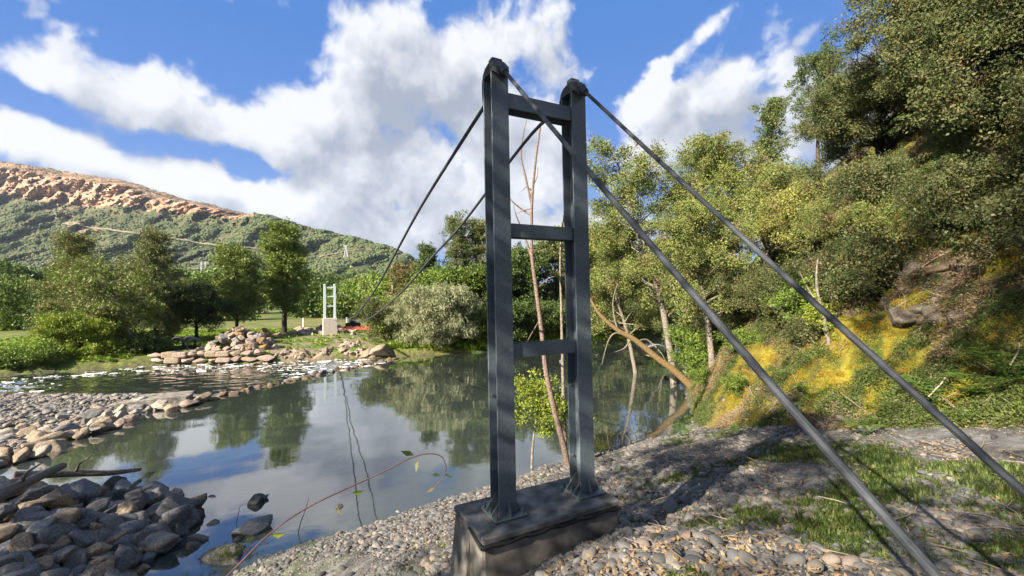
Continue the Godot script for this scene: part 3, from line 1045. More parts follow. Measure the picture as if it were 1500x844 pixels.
	for k in [[20, 524, 32.6, 40, "low bush where the meadow meets the river", MID, FRESH], [66, 520, 33.4, 40, "low bright bush on the meadow bank", FRESH, MID], [112, 466, 35.6, 84, "bright green bush under the leaning alders", FRESH, LIME], [150, 470, 36.2, 76, "bright yellow-green bush at the foot of the leaning alder", FRESH, LIME], [205, 496, 37.2, 40, "dark green bush touching the stone wall", DARK, MID], [232, 508, 38.0, 20, "small dark bush beside the stone wall end", DARK, MID]]:
		tree("bank_bush", k[4], "bush", k[0], k[1], k[2], k[3], {"lo": 0.04, "up": 0.5, "stems": 4, "limbs": 24, "n": 420, "s": 0.7, "a": k[5], "b": k[6], "trunk": 0.08}, "bushes along the left waterline")
	for k in [[28, 424, 74, 92, "rounded field tree beside the river meadow"], [-60, 410, 78, 120, "broad field tree at the meadow's far corner"], [80, 436, 70, 60, "small field tree seen through the alders"], [165, 425, 84, 80, "field tree behind the leaning alder"], [250, 428, 95, 70, "field tree behind the concrete pipes"], [320, 436, 98, 60, "low field tree behind the lighter poplar"], [458, 430, 108, 44, "small tree between the tall poplar and the far bridge tower"], [480, 436, 120, 54, "small tree right behind the far bridge tower"], [525, 438, 104, 62, "bushy tree in front of the long white hall"], [550, 432, 118, 70, "bushy tree right of the long white hall"], [505, 444, 96, 40, "low bush in the dry field before the hall"], [572, 430, 96, 50, "tree behind the thin yellowish pole"], [15, 398, 140, 100, "rounded green tree in the belt along the hill foot"], [105, 402, 150, 120, "rounded green tree in the belt along the hill foot"], [200, 404, 160, 110, "rounded green tree in the belt along the hill foot"], [300, 410, 170, 100, "rounded green tree in the belt along the hill foot"], [375, 416, 170, 90, "rounded green tree in the belt along the hill foot"], [450, 418, 180, 80, "rounded green tree in the belt along the hill foot"], [540, 420, 190, 80, "rounded green tree in the belt along the hill foot"], [-120, 395, 140, 160, "rounded green tree in the belt along the hill foot"], [610, 420, 150, 90, "rounded green tree in the belt along the hill foot"], [680, 410, 140, 100, "rounded green tree in the belt along the hill foot"]]:
		tree("field_tree", k[4], "tree", k[0], k[1], k[2], k[3], {"lo": 0.06, "up": 0.5, "stems": 2, "limbs": 18, "n": 230, "s": 0.034 * k[2] * 0.9, "a": [DARK, MID, MID, FRESH][rng.randi() % 4], "b": [OLIVE, MID, FRESH][rng.randi() % 3], "trunk": 0.2, "subs": 3}, "trees along the hill foot")


	# ---- right bank
	var oak := {"lo": 0.30, "up": 0.55, "limbs": 22, "n": 900, "s": 0.56, "spray": "small", "a": Color(0.10, 0.142, 0.036), "b": Color(0.235, 0.265, 0.075), "c": Color(0.18, 0.125, 0.06), "c_share": 0.06, "bark": "pale_bark", "fuzz": 0.5, "leaf": "dull_leaf"}
	for k in [
		[985, 222, 23.5, 190, Vector3(-2.6, 0, 0.5), "tall grey-olive oak leaning out over the river", 0.22, 1.0],
		[1062, 212, 24.0, 170, Vector3(-0.5, 0, 0), "upright grey-olive oak behind the two pale forked trunks", 0.2, 1.0],
		[1125, 272, 22.0, 160, Vector3(0.3, 0, 0), "oak with reddish-tinged top under the two-topped poplar", 0.2, 1.0],
		[1190, 300, 17.5, 165, Vector3(0.2, 0, 0), "yellow-olive oak on the slope above the moss", 0.16, 1.15],
		[1255, 325, 13.5, 165, Vector3(0.2, 0, 0.2), "small olive oak growing out of the slope above the rock outcrop", 0.13, 0.85],
		[1040, 300, 19.0, 150, Vector3(-0.8, 0, 0.4), "lower oak with mossy stems beside the leaning trunk", 0.15, 1.0],
		[930, 330, 27.0, 130, Vector3(-2.4, 0, 0.0), "oak bough mass hanging furthest over the water", 0.15, 1.0]]:
		var q := oak.duplicate()
		q.lean = k[4]; q.trunk = k[6]; q.s = 0.55 * k[7] * k[2] / 20.0
		if k[0] == 1190:
			q.a = Color(0.15, 0.175, 0.045); q.b = Color(0.29, 0.29, 0.075)
		tree("oak_tree", k[5], "tree", k[0], k[1], k[2], k[3], q, "oaks on the right bank")
	tree("poplar_tree", "poplar with two feathery tops rising above the oaks", "tree", 1135, 124, 44.0, 56, {"lo": 0.45, "up": 0.8, "limbs": 26, "n": 380, "s": 0.9, "profile": "column", "a": MID, "b": OLIVE, "trunk": 0.2, "fuzz": 0.5})
	tree("poplar_tree", "thin bluish poplar against the white cloud beside the big overhanging oak", "tree", 1208, 72, 36.0, 90, {"lo": 0.40, "up": 1.2, "limbs": 26, "n": 330, "s": 0.7, "profile": "column", "a": MID, "b": Color(0.11, 0.14, 0.07), "trunk": 0.2, "fuzz": 0.5})
	# the big oak whose boughs hang in from the top of the slope
	var big := oak.duplicate()
	big.merge({"lo": 0.32, "limbs": 36, "n": 2500, "s": 0.47, "a": Color(0.085, 0.122, 0.036), "b": Color(0.19, 0.225, 0.066), "trunk": 0.3, "bark": "dark_bark", "profile": "wide", "up": 0.25, "subs": 5}, true)
	var big_at := Vector3(17.6, 0, -12.5)
	big.h = 11.0; big.r = 6.6
	big_at.y = height(big_at.x, big_at.z)
	grow(thing("oak_tree", "big spreading oak with dark boughs overhanging the top of the slope", "tree", big_at), big)
	var big2 := oak.duplicate()
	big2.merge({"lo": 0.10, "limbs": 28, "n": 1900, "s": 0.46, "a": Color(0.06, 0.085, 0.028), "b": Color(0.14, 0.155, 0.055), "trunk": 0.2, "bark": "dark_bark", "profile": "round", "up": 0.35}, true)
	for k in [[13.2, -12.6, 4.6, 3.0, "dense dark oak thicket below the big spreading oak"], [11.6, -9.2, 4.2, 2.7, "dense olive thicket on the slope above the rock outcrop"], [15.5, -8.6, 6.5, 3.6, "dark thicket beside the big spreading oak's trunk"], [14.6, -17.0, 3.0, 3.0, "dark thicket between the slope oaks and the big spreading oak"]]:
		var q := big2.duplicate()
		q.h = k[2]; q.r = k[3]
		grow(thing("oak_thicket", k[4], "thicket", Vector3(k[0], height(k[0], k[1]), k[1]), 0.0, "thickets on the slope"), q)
	# undergrowth on the slope
	for k in [[9.6, -6.2, 1.7, 1.2, "shaded ivy-green shrub beside the rock outcrop", 0], [10.6, -7.6, 2.2, 1.5, "shaded shrub above the rock outcrop", 0], [8.6, -5.0, 1.3, 1.0, "broad-leaved bramble shrub at the slope's shaded foot", 1], [9.9, -4.4, 1.9, 1.4, "broad-leaved bramble shrub high on the shaded slope", 1], [11.6, -5.6, 2.2, 1.6, "tall shaded shrub with fresh green tips", 1], [7.6, -3.7, 0.9, 0.8, "low fern-green shrub at the edge of the shaded gravel", 1], [9.0, -11.2, 1.5, 1.1, "olive shrub under the small slope oak", 0], [9.0, -13.4, 1.2, 0.8, "green shrub behind the yellow moss", 1], [8.2, -15.8, 0.8, 0.6, "fresh green shrub at the foot of the forked trunks", 1], [9.8, -17.2, 1.7, 1.3, "shrub in the oaks' shade above the bank", 0], [12.4, -11.0, 2.0, 1.6, "pale olive shrub higher up the slope", 0], [10.0, -20.0, 1.8, 1.4, "shrub under the leaning oak", 0], [7.9, -18.2, 0.6, 0.5, "bright shrub at the root of the leaning trunk", 1], [12.6, -26.5, 2.6, 2.0, "waterside shrub upstream of the leaning oak", 0], [15.4, -33.0, 3.5, 2.6, "upstream waterside thicket behind the leaning trunk", 0], [10.2, -23.4, 2.4, 1.9, "waterside shrub under the leaning oak's crown", 0], [9.3, -20.9, 1.7, 1.4, "leafy shrub hanging over the bank beside the leaning trunk", 1], [8.9, -6.9, 1.2, 1.0, "low shrub below the rock outcrop", 0], [8.2, -4.2, 1.1, 1.0, "nettle-green shrub at the shaded foot of the slope", 1], [10.9, -6.4, 2.0, 1.4, "dark ivy shrub right above the rock ledges", 0], [12.8, -7.0, 2.4, 1.8, "dark shrub under the thicket beside the big oak", 0], [11.0, -4.0, 2.0, 1.5, "dark leafy shrub hanging over the shaded slope", 0], [12.6, -4.6, 2.6, 2.0, "tall dark shrub high over the shaded slope", 0], [9.2, -3.4, 1.6, 1.3, "leafy shrub at the shaded end of the gravel", 1], [7.0, -3.0, 0.8, 0.8, "low grassy shrub by the backstay's shadow", 1], [13.8, -10.2, 2.2, 1.8, "olive shrub between the upper thickets", 0], [10.6, -10.2, 1.4, 1.3, "pale olive shrub left of the rock ledges", 0], [11.0, -13.4, 1.8, 1.4, "olive shrub between the slope oaks", 0], [9.4, -14.6, 1.5, 1.2, "dark shrub behind the slim whitish trunk", 0], [7.9, -11.8, 0.7, 0.7, "small dry shrub among the yellow moss", 0], [7.1, -13.9, 0.5, 0.4, "small green shrub over the mossy bank edge", 1]]:
		var fresh: bool = k[5] == 1
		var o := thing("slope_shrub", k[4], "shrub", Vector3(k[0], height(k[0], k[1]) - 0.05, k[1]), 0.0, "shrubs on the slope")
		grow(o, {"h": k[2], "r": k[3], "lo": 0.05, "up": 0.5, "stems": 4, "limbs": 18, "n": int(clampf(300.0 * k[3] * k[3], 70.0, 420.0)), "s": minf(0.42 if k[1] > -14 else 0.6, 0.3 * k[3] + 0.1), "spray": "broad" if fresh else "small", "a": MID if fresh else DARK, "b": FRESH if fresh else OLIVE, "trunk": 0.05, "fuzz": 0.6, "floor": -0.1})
	# trees that shade the bank from behind the viewer
	for k in [[-8.0, 2.8, 12.0, 3.5, 0.42, "broad riverside oak shading the bridge tower from upstream"], [-1.6, 6.0, 15.0, 4.9, 0.85, "broad riverside oak shading the gravel behind the bridge tower"], [-18.5, 0.2, 9.5, 4.0, 0.6, "broad riverside oak shading the grey boulders"], [-0.8, 12.5, 16.0, 5.6, 1.8, "tall riverside oak shading the foot of the slope"], [4.6, 7.0, 15.5, 5.2, 1.9, "tall riverside oak on the track behind the bridge"]]:
		var q := oak.duplicate()
		q.merge({"h": k[2], "r": k[3], "lo": 0.42, "limbs": 26, "n": int(900 * k[4]), "s": 0.75, "trunk": 0.22, "subs": 4}, true)
		grow(thing("shade_oak", k[5], "tree", Vector3(k[0], height(k[0], k[1]), k[1]), 0.0, "oaks behind the bridge"), q)

func poly_tube(b: MB, pts: Array, r0: float, r1: float, sides := 7, sub := 4) -> PackedVector3Array:
	var c := Curve3D.new()
	for k in pts.size():
		var a: Vector3 = pts[maxi(k - 1, 0)]
		var d: Vector3 = pts[mini(k + 1, pts.size() - 1)]
		c.add_point(pts[k], (a - d) / 6.0, (d - a) / 6.0)
	var out := PackedVector3Array()
	var n := (pts.size() - 1) * sub
	for k in n + 1:
		out.append(c.sample(mini(k / sub, pts.size() - 2), (k % sub) / float(sub)) if k < n else pts[-1])
	b.tube(out, radii(n, r0, r1), sides, 0.05)
	return out

func rel(foot: Vector3, px: float, py: float, off := 0.0) -> Vector3:
	return at(px, py, pixel(foot).z + off) - foot

func make_trunks() -> void:
	# the dead tree behind the tower, growing at the water's edge
	var foot := on_ground(833, 684)
	var o := thing("dead_tree", "slender bare reddish dead tree behind the bridge tower at the water's edge", "tree", foot)
	var b := MB.new()
	poly_tube(b, [Vector3(0, -0.15, 0), rel(foot, 826, 655), rel(foot, 812, 600), rel(foot, 800, 545), rel(foot, 794, 490), rel(foot, 785, 420), rel(foot, 779, 370), rel(foot, 779, 300), rel(foot, 784, 240), rel(foot, 790, 195), rel(foot, 794, 170)], 0.088, 0.018, 8)
	obj("trunk", b.commit(), mat.red_bark, o)
	for br in [[[779, 378], [768, 345], [757, 318], [752, 300]], [[779, 300], [770, 260], [763, 225], [768, 190], [772, 175]], [[781, 282], [772, 274], [765, 280]], [[782, 270], [787, 258], [788, 245]], [[779, 315], [764, 306], [748, 292], [742, 275]], [[785, 425], [800, 410], [812, 405]], [[790, 470], [778, 490], [770, 505]], [[779, 306], [768, 308], [758, 312]]]:
		var q := MB.new()
		var pts := []
		for s in br:
			pts.append(rel(foot, s[0], s[1], rng.randf_range(-0.2, 0.2) if s != br[0] else 0.0))
		poly_tube(q, pts, 0.035 if br.size() > 3 else 0.016, 0.006, 5)
		obj("branch", q.commit(), mat.red_bark, o)
	var foot2 := on_ground(829, 678)
	o = thing("dead_sapling", "second thin mottled stem beside the reddish dead tree", "tree", foot2)
	b = MB.new()
	poly_tube(b, [Vector3(0, -0.1, 0), rel(foot2, 826, 600), rel(foot2, 824, 520), rel(foot2, 822, 440), rel(foot2, 821, 370), rel(foot2, 826, 310)], 0.06, 0.02, 7)
	obj("trunk", b.commit(), mat.pale_bark, o)
	grow(o, {"h": 1.8, "r": 0.6, "n": 50, "s": 0.3, "a": FRESH, "b": LIME, "limbs": 8, "wood": false})
	# a leafy sapling
	var foot3 := on_ground(779, 692)
	o = thing("sapling", "yellow-green leafy sapling with a pale twisted stem behind the tower", "tree", foot3)
	grow(o, {"h": 2.5, "r": 0.72, "lo": 0.42, "up": 0.35, "limbs": 14, "n": 130, "s": 0.32, "a": FRESH, "b": LIME, "trunk": 0.04, "bark": "pale_bark", "fuzz": 0.5, "lean": Vector3(0.25, 0, 0)})
	# the trunk that leans out over the water, bright with lichen
	foot = on_ground(1012, 566)
	o = thing("leaning_tree", "orange lichen-covered trunk leaning low over the water with bare branches", "tree", foot)
	b = MB.new()
	poly_tube(b, [Vector3(0.2, -0.2, 0), rel(foot, 990, 545), rel(foot, 962, 524), rel(foot, 930, 498), rel(foot, 905, 484), rel(foot, 880, 462), rel(foot, 866, 440), rel(foot, 858, 425)], 0.19, 0.04, 9)
	obj("trunk", b.commit(), mat.lichen_bark, o)
	for br in [[[930, 498], [905, 488], [893, 496], [885, 520], [882, 534]], [[945, 510], [965, 505], [980, 515], [985, 530]], [[935, 500], [948, 498], [966, 514], [975, 528]], [[905, 484], [900, 465], [898, 440], [905, 415]], [[960, 522], [945, 520], [940, 512]], [[890, 470], [905, 473], [930, 476], [950, 480]], [[925, 495], [915, 510], [900, 516]]]:
		var q := MB.new()
		var pts := []
		for s in br:
			pts.append(rel(foot, s[0], s[1], rng.randf_range(-0.35, 0.35) if s != br[0] else 0.0))
		poly_tube(q, pts, 0.055, 0.01, 5)
		obj("branch", q.commit(), mat.pale_bark, o)
	# forked, sunlit trunks of the right bank
	for k in [
		["pale forked trunk rising from the bank beside the leaning trunk", 1022, 548, [[1020, 520], [1026, 495], [1015, 470], [995, 440], [978, 410], [955, 385]], [[1026, 495], [1036, 470], [1038, 440], [1032, 400], [1025, 350]], 0.12],
		["pale forked trunk standing behind the yellow moss", 1075, 470, [[1078, 450], [1082, 425], [1070, 400], [1055, 380]], [[1082, 425], [1095, 400], [1095, 360], [1100, 320]], 0.11],
		["slim whitish trunk on the mossy slope", 1216, 500, [[1208, 470], [1200, 440], [1196, 410], [1198, 380]], [[1202, 450], [1185, 425], [1172, 400]], 0.055],
		["bare slanting stem in front of the oak thicket", 1000, 500, [[985, 470], [965, 430], [940, 395], [915, 365]], [[965, 430], [960, 400], [950, 360]], 0.10]]:
		foot = on_ground(k[1], k[2])
		o = thing("forked_trunk", k[0], "tree", foot, 0.0, "trunks on the right bank")
		b = MB.new()
		var pts := [Vector3(0, -0.25, 0)]
		for s in k[3]:
			pts.append(rel(foot, s[0], s[1]))
		poly_tube(b, pts, k[5], k[5] * 0.3, 8)
		obj("trunk", b.commit(), mat.pale_bark, o)
		b = MB.new()
		pts = []
		for s in k[4]:
			pts.append(rel(foot, s[0], s[1], 0.25 if s != k[4][0] else 0.0))
		poly_tube(b, pts, k[5] * 0.6, k[5] * 0.2, 6)
		obj("branch", b.commit(), mat.pale_bark, o)
		var places := []
		var tints := PackedColorArray()
		for m in 22:   # ivy climbing the stem
			var t: Vector3 = pts[rng.randi() % pts.size()] * rng.randf_range(0.2, 1.0) + rand_dir() * 0.14
			places.append(Transform3D(Basis(Vector3.UP, rng.randf() * TAU).scaled(Vector3.ONE * rng.randf_range(0.25, 0.45)), t))
			tints.append(FRESH.lerp(LIME, rng.randf()))
		scatter("ivy", sprays.broad[1], mat.leaf, places, tints, o)

func coarse_grass() -> ArrayMesh:
	var b := MB.new()
	for k in 30:
		var a := rng.randf() * TAU
		var out := Vector3(cos(a), 0, sin(a))
		var g := rng.randf_range(0.75, 1.25)
		b.tint = Color(g * rng.randf_range(0.9, 1.2), g, g * 0.9)
		leaf(b, out * rng.randf() * 0.5, (out * 0.45 + Vector3(0, 1, 0)).normalized(), Vector3(-out.z, 0, out.x), rng.randf_range(0.5, 1.0), 0.13, 0.15)
	return b.commit()

func make_ground_cover() -> void:
	# grass tufts
	var b := MB.new()
	for k in 26:
		var a := rng.randf() * TAU
		var out := Vector3(cos(a), 0, sin(a))
		var p := out * rng.randf() * 0.35
		var hh := rng.randf_range(0.5, 1.0)
		var g := rng.randf_range(0.75, 1.25)
		b.tint = Color(g * rng.randf_range(0.9, 1.25), g, g * 0.9)
		var side := Vector3(-out.z, 0, out.x) * 0.028
		var mid := p + out * hh * 0.14 + Vector3(0, hh * 0.6, 0)
		var tip := p + out * hh * rng.randf_range(0.3, 0.6) + Vector3(0, hh * rng.randf_range(0.8, 1.0), 0)
		var n := (out + Vector3(0, 0.6, 0)).normalized()
		var q := [b.vert(p - side, n), b.vert(p + side, n), b.vert(mid + side * 0.8, n), b.vert(mid - side * 0.8, n), b.vert(tip, n)]
		b.face(q[0], q[1], q[2]); b.face(q[0], q[2], q[3]); b.face(q[3], q[2], q[4])
	var tuft := b.commit()
	var clump := coarse_grass()
	var places := []
	var tints := PackedColorArray()
	for k in 40000:
		var d := 1.6 * pow(11.0, rng.randf())
		var a := rng.randf_range(-0.1, 0.86)
		var x := d * tan(a)
		var z := -d
		if x > hill_base(z) + 0.4 or lookup(river_d, x, z) < 0.35 or (absf(x - 0.3) < 0.8 and absf(z + 4.2) < 0.75):
			continue
		var g := grassy(x, z)
		if rng.randf() > g * 1.15 - 0.12:
			continue
		var s := rng.randf_range(0.035, 0.09) * (0.7 + 0.6 * g)
		places.append(Transform3D(Basis(Vector3.UP, rng.randf() * TAU).scaled(Vector3(s, s * rng.randf_range(0.7, 1.3), s)), Vector3(x, height(x, z) - 0.005, z)))
		tints.append(Color(0.075, 0.135, 0.03).lerp(Color(0.17, 0.185, 0.06), rng.randf() * rng.randf() * 1.2))
	tag(scatter("bank_grass", tuft, mat.leaf, places, tints), "patchy short green grass growing through the grey gravel of the near bank", "grass")
	places = []
	tints = PackedColorArray()
	for k in 15000:    # the far bank's lush grass and meadow
		var x := rng.randf_range(-62.0, 14.0)
		var z := rng.randf_range(-62.0, -31.0)
		var d := lookup(river_d, x, z)
		if d < 0.25 or (x > -30.5 and x < -11.5 and rng.randf() < 0.93) or z > lerpf(-29.0, -39.0, clampf((x + 60.0) / 60.0, 0.0, 1.0)) + 3.0:
			continue
		var s := rng.randf_range(0.22, 0.5) * (1.4 if x > -12.0 else 0.8)
		places.append(Transform3D(Basis(Vector3.UP, rng.randf() * TAU).scaled(Vector3(s * 1.5, s, s * 1.5)), Vector3(x, height(x, z) - 0.02, z)))
		tints.append(Color(0.13, 0.23, 0.022).lerp(Color(0.24, 0.31, 0.04), rng.randf()))
	tag(scatter("meadow_grass", clump, mat.leaf, places, tints), "lush bright green grass on the far river bank", "grass")
	# moss and litter plants of the slope
	places = []
	tints = PackedColorArray()
	var moss := []
	var moss_tints := PackedColorArray()
	var litter := []
	var litter_tints := PackedColorArray()
	for k in 60000:
		var z := -1.5 - 24.0 * pow(rng.randf(), 1.3)
		var s0 := pow(rng.randf(), 1.2) * 8.0
		var x := hill_base(z) + s0 - 0.3
		if lookup(river_d, x, z) < 0.1:
			continue
		var y := height(x, z)
		var m := mossy(x, z)
		var t := Transform3D(Basis(Vector3(rng.randfn() * 0.2 - 0.5, 1, rng.randfn() * 0.2).normalized(), rng.randf() * TAU), Vector3(x, y, z))
		if rng.randf() < m * 1.1:
			moss.append(t.scaled_local(Vector3(1.0, 0.7, 1.0) * rng.randf_range(0.1, 0.3)))
			moss_tints.append(Color(0.37, 0.30, 0.03).lerp(Color(0.22, 0.26, 0.035), rng.randf()).lerp(Color(0.40, 0.19, 0.035), 0.7 if rng.randf() < 0.3 else 0.0))
		elif noise2.get_noise_2d(x * 12.0, z * 12.0 + 7.0) + rng.randf_range(-0.25, 0.25) > 0.0:
			places.append(t.scaled_local(Vector3.ONE * rng.randf_range(0.14, 0.42)))
			tints.append(DARK.lerp(FRESH, rng.randf() * rng.randf()).lerp(OLIVE, 0.5 * rng.randf()))
		elif rng.randf() < 0.7:
			litter.append(t.scaled_local(Vector3(1, 0.25, 1) * rng.randf_range(0.2, 0.45)))
			litter_tints.append(Color(0.20, 0.125, 0.06).lerp(Color(0.28, 0.23, 0.15), rng.randf()))
	# weeds among the grass and dead leaves on the gravel
	var weeds := []
	var weed_tints := PackedColorArray()
	var dead := []
	var dead_tints := PackedColorArray()
	var dead_leaf := MB.new()
	leaf(dead_leaf, Vector3(-0.5, 0.02, 0), Vector3(1, 0.06, 0).normalized(), Vector3(0, 0.1, 1).normalized(), 1.0, 0.55, 0.35)
	for k in 16000:
		var d := 1.7 * pow(7.0, rng.randf())
		var x := d * tan(rng.randf_range(-0.25, 0.87))
		var z := -d
		if x > hill_base(z) + 0.3 or lookup(river_d, x, z) < 0.8 or (absf(x - 0.3) < 0.9 and absf(z + 4.2) < 0.8):
			continue
		var g := grassy(x, z)
		if rng.randf() < g * 0.8 - 0.05:
			weeds.append(Transform3D(Basis(Vector3.UP, rng.randf() * TAU).scaled(Vector3(1, 0.6, 1) * rng.randf_range(0.06, 0.17)), Vector3(x, height(x, z) + 0.015, z)))
			weed_tints.append(DARK.lerp(FRESH, rng.randf() * 0.8))
		elif rng.randf() < 0.30 + 0.25 * clampf(x / 4.0, 0.0, 1.0):
			dead.append(Transform3D(Basis.from_euler(Vector3(rng.randfn() * 0.4, rng.randf() * TAU, rng.randfn() * 0.4)).scaled(Vector3.ONE * rng.randf_range(0.025, 0.06)), Vector3(x, height(x, z) + 0.03, z)))
			dead_tints.append(Color(0.22, 0.13, 0.065).lerp(Color(0.36, 0.27, 0.15), rng.randf()))
	tag(scatter("bank_weeds", sprays.fine[2], mat.leaf, weeds, weed_tints), "small leafy weeds among the grass of the near gravel", "weeds")
	tag(scatter("fallen_leaves", dead_leaf.commit(), mat.dull_leaf, dead, dead_tints), "brown fallen leaves strewn on the near gravel", "leaves")
	# dry sticks lying on the gravel and the slope
	var stick := MB.new()
	stick.tube(PackedVector3Array([Vector3(-0.5, 0, 0), Vector3(-0.15, 0.03, 0.05), Vector3(0.2, 0.0, 0.02), Vector3(0.5, 0.04, -0.06)]), PackedFloat32Array([0.014, 0.013, 0.010, 0.005]), 5)
	stick.tube(PackedVector3Array([Vector3(0.1, 0.01, 0.03), Vector3(0.25, 0.06, 0.16), Vector3(0.38, 0.05, 0.24)]), PackedFloat32Array([0.008, 0.006, 0.003]), 4)
	var sticks := []
	var stick_tints := PackedColorArray()
	for k in 700:
		var z := -1.8 - 10.0 * pow(rng.randf(), 1.5)
		var x := rng.randf_range(-1.5, 10.0)
		if lookup(river_d, x, z) < 0.6 or (absf(x - 0.3) < 0.9 and absf(z + 4.2) < 0.8) or (x < 5.0 and rng.randf() < 0.5):
			continue
		sticks.append(Transform3D(Basis.from_euler(Vector3(rng.randfn() * 0.1, rng.randf() * TAU, rng.randfn() * 0.12 + (0.7 if x > hill_base(z) else 0.0))).scaled(Vector3.ONE * rng.randf_range(0.12, 0.5) * (2.0 if x > hill_base(z) else 1.0)), Vector3(x, height(x, z) + 0.035, z)))
		stick_tints.append(Color(0.20, 0.15, 0.105).lerp(Color(0.36, 0.31, 0.25), rng.randf()))
	tag(scatter("fallen_twigs", stick.commit(), mat.dull_leaf, sticks, stick_tints), "dry brown twigs scattered over the near gravel and slope", "twigs")
	tag(scatter("slope_moss", sprays.fine[0], mat.dull_leaf, moss, moss_tints), "yellow and orange moss cushions on the sunlit foot of the slope", "moss")
	tag(scatter("slope_plants", sprays.small[2], mat.leaf, places, tints), "low ivy and leafy ground plants covering the wooded slope", "ground cover")
	tag(scatter("leaf_litter", sprays.small[1], mat.dull_leaf, litter, litter_tints), "brown dead leaves and twigs lying on the wooded slope", "leaf litter")

# ------------------------------------------------------------------ the bridge
const TURN := 0.48          # the tower's cross beams run this far round from the picture plane
const TOWER := Vector3(0.27, 2.70, -4.17)
const HALF := 0.435
const TALL := 3.93

func h_beam(b: MB, w: float, dep: float, tf: float, tw: float, length: float) -> void:   # along y from 0; flanges across z
	b.box(Vector3(-w / 2, 0, dep / 2 - tf), Vector3(w / 2, length, dep / 2), 0.003)
	b.box(Vector3(-w / 2, 0, -dep / 2), Vector3(w / 2, length, -dep / 2 + tf), 0.003)
	b.box(Vector3(-tw / 2, 0.001, -dep / 2 + tf), Vector3(tw / 2, length - 0.001, dep / 2 - tf), 0.0005)

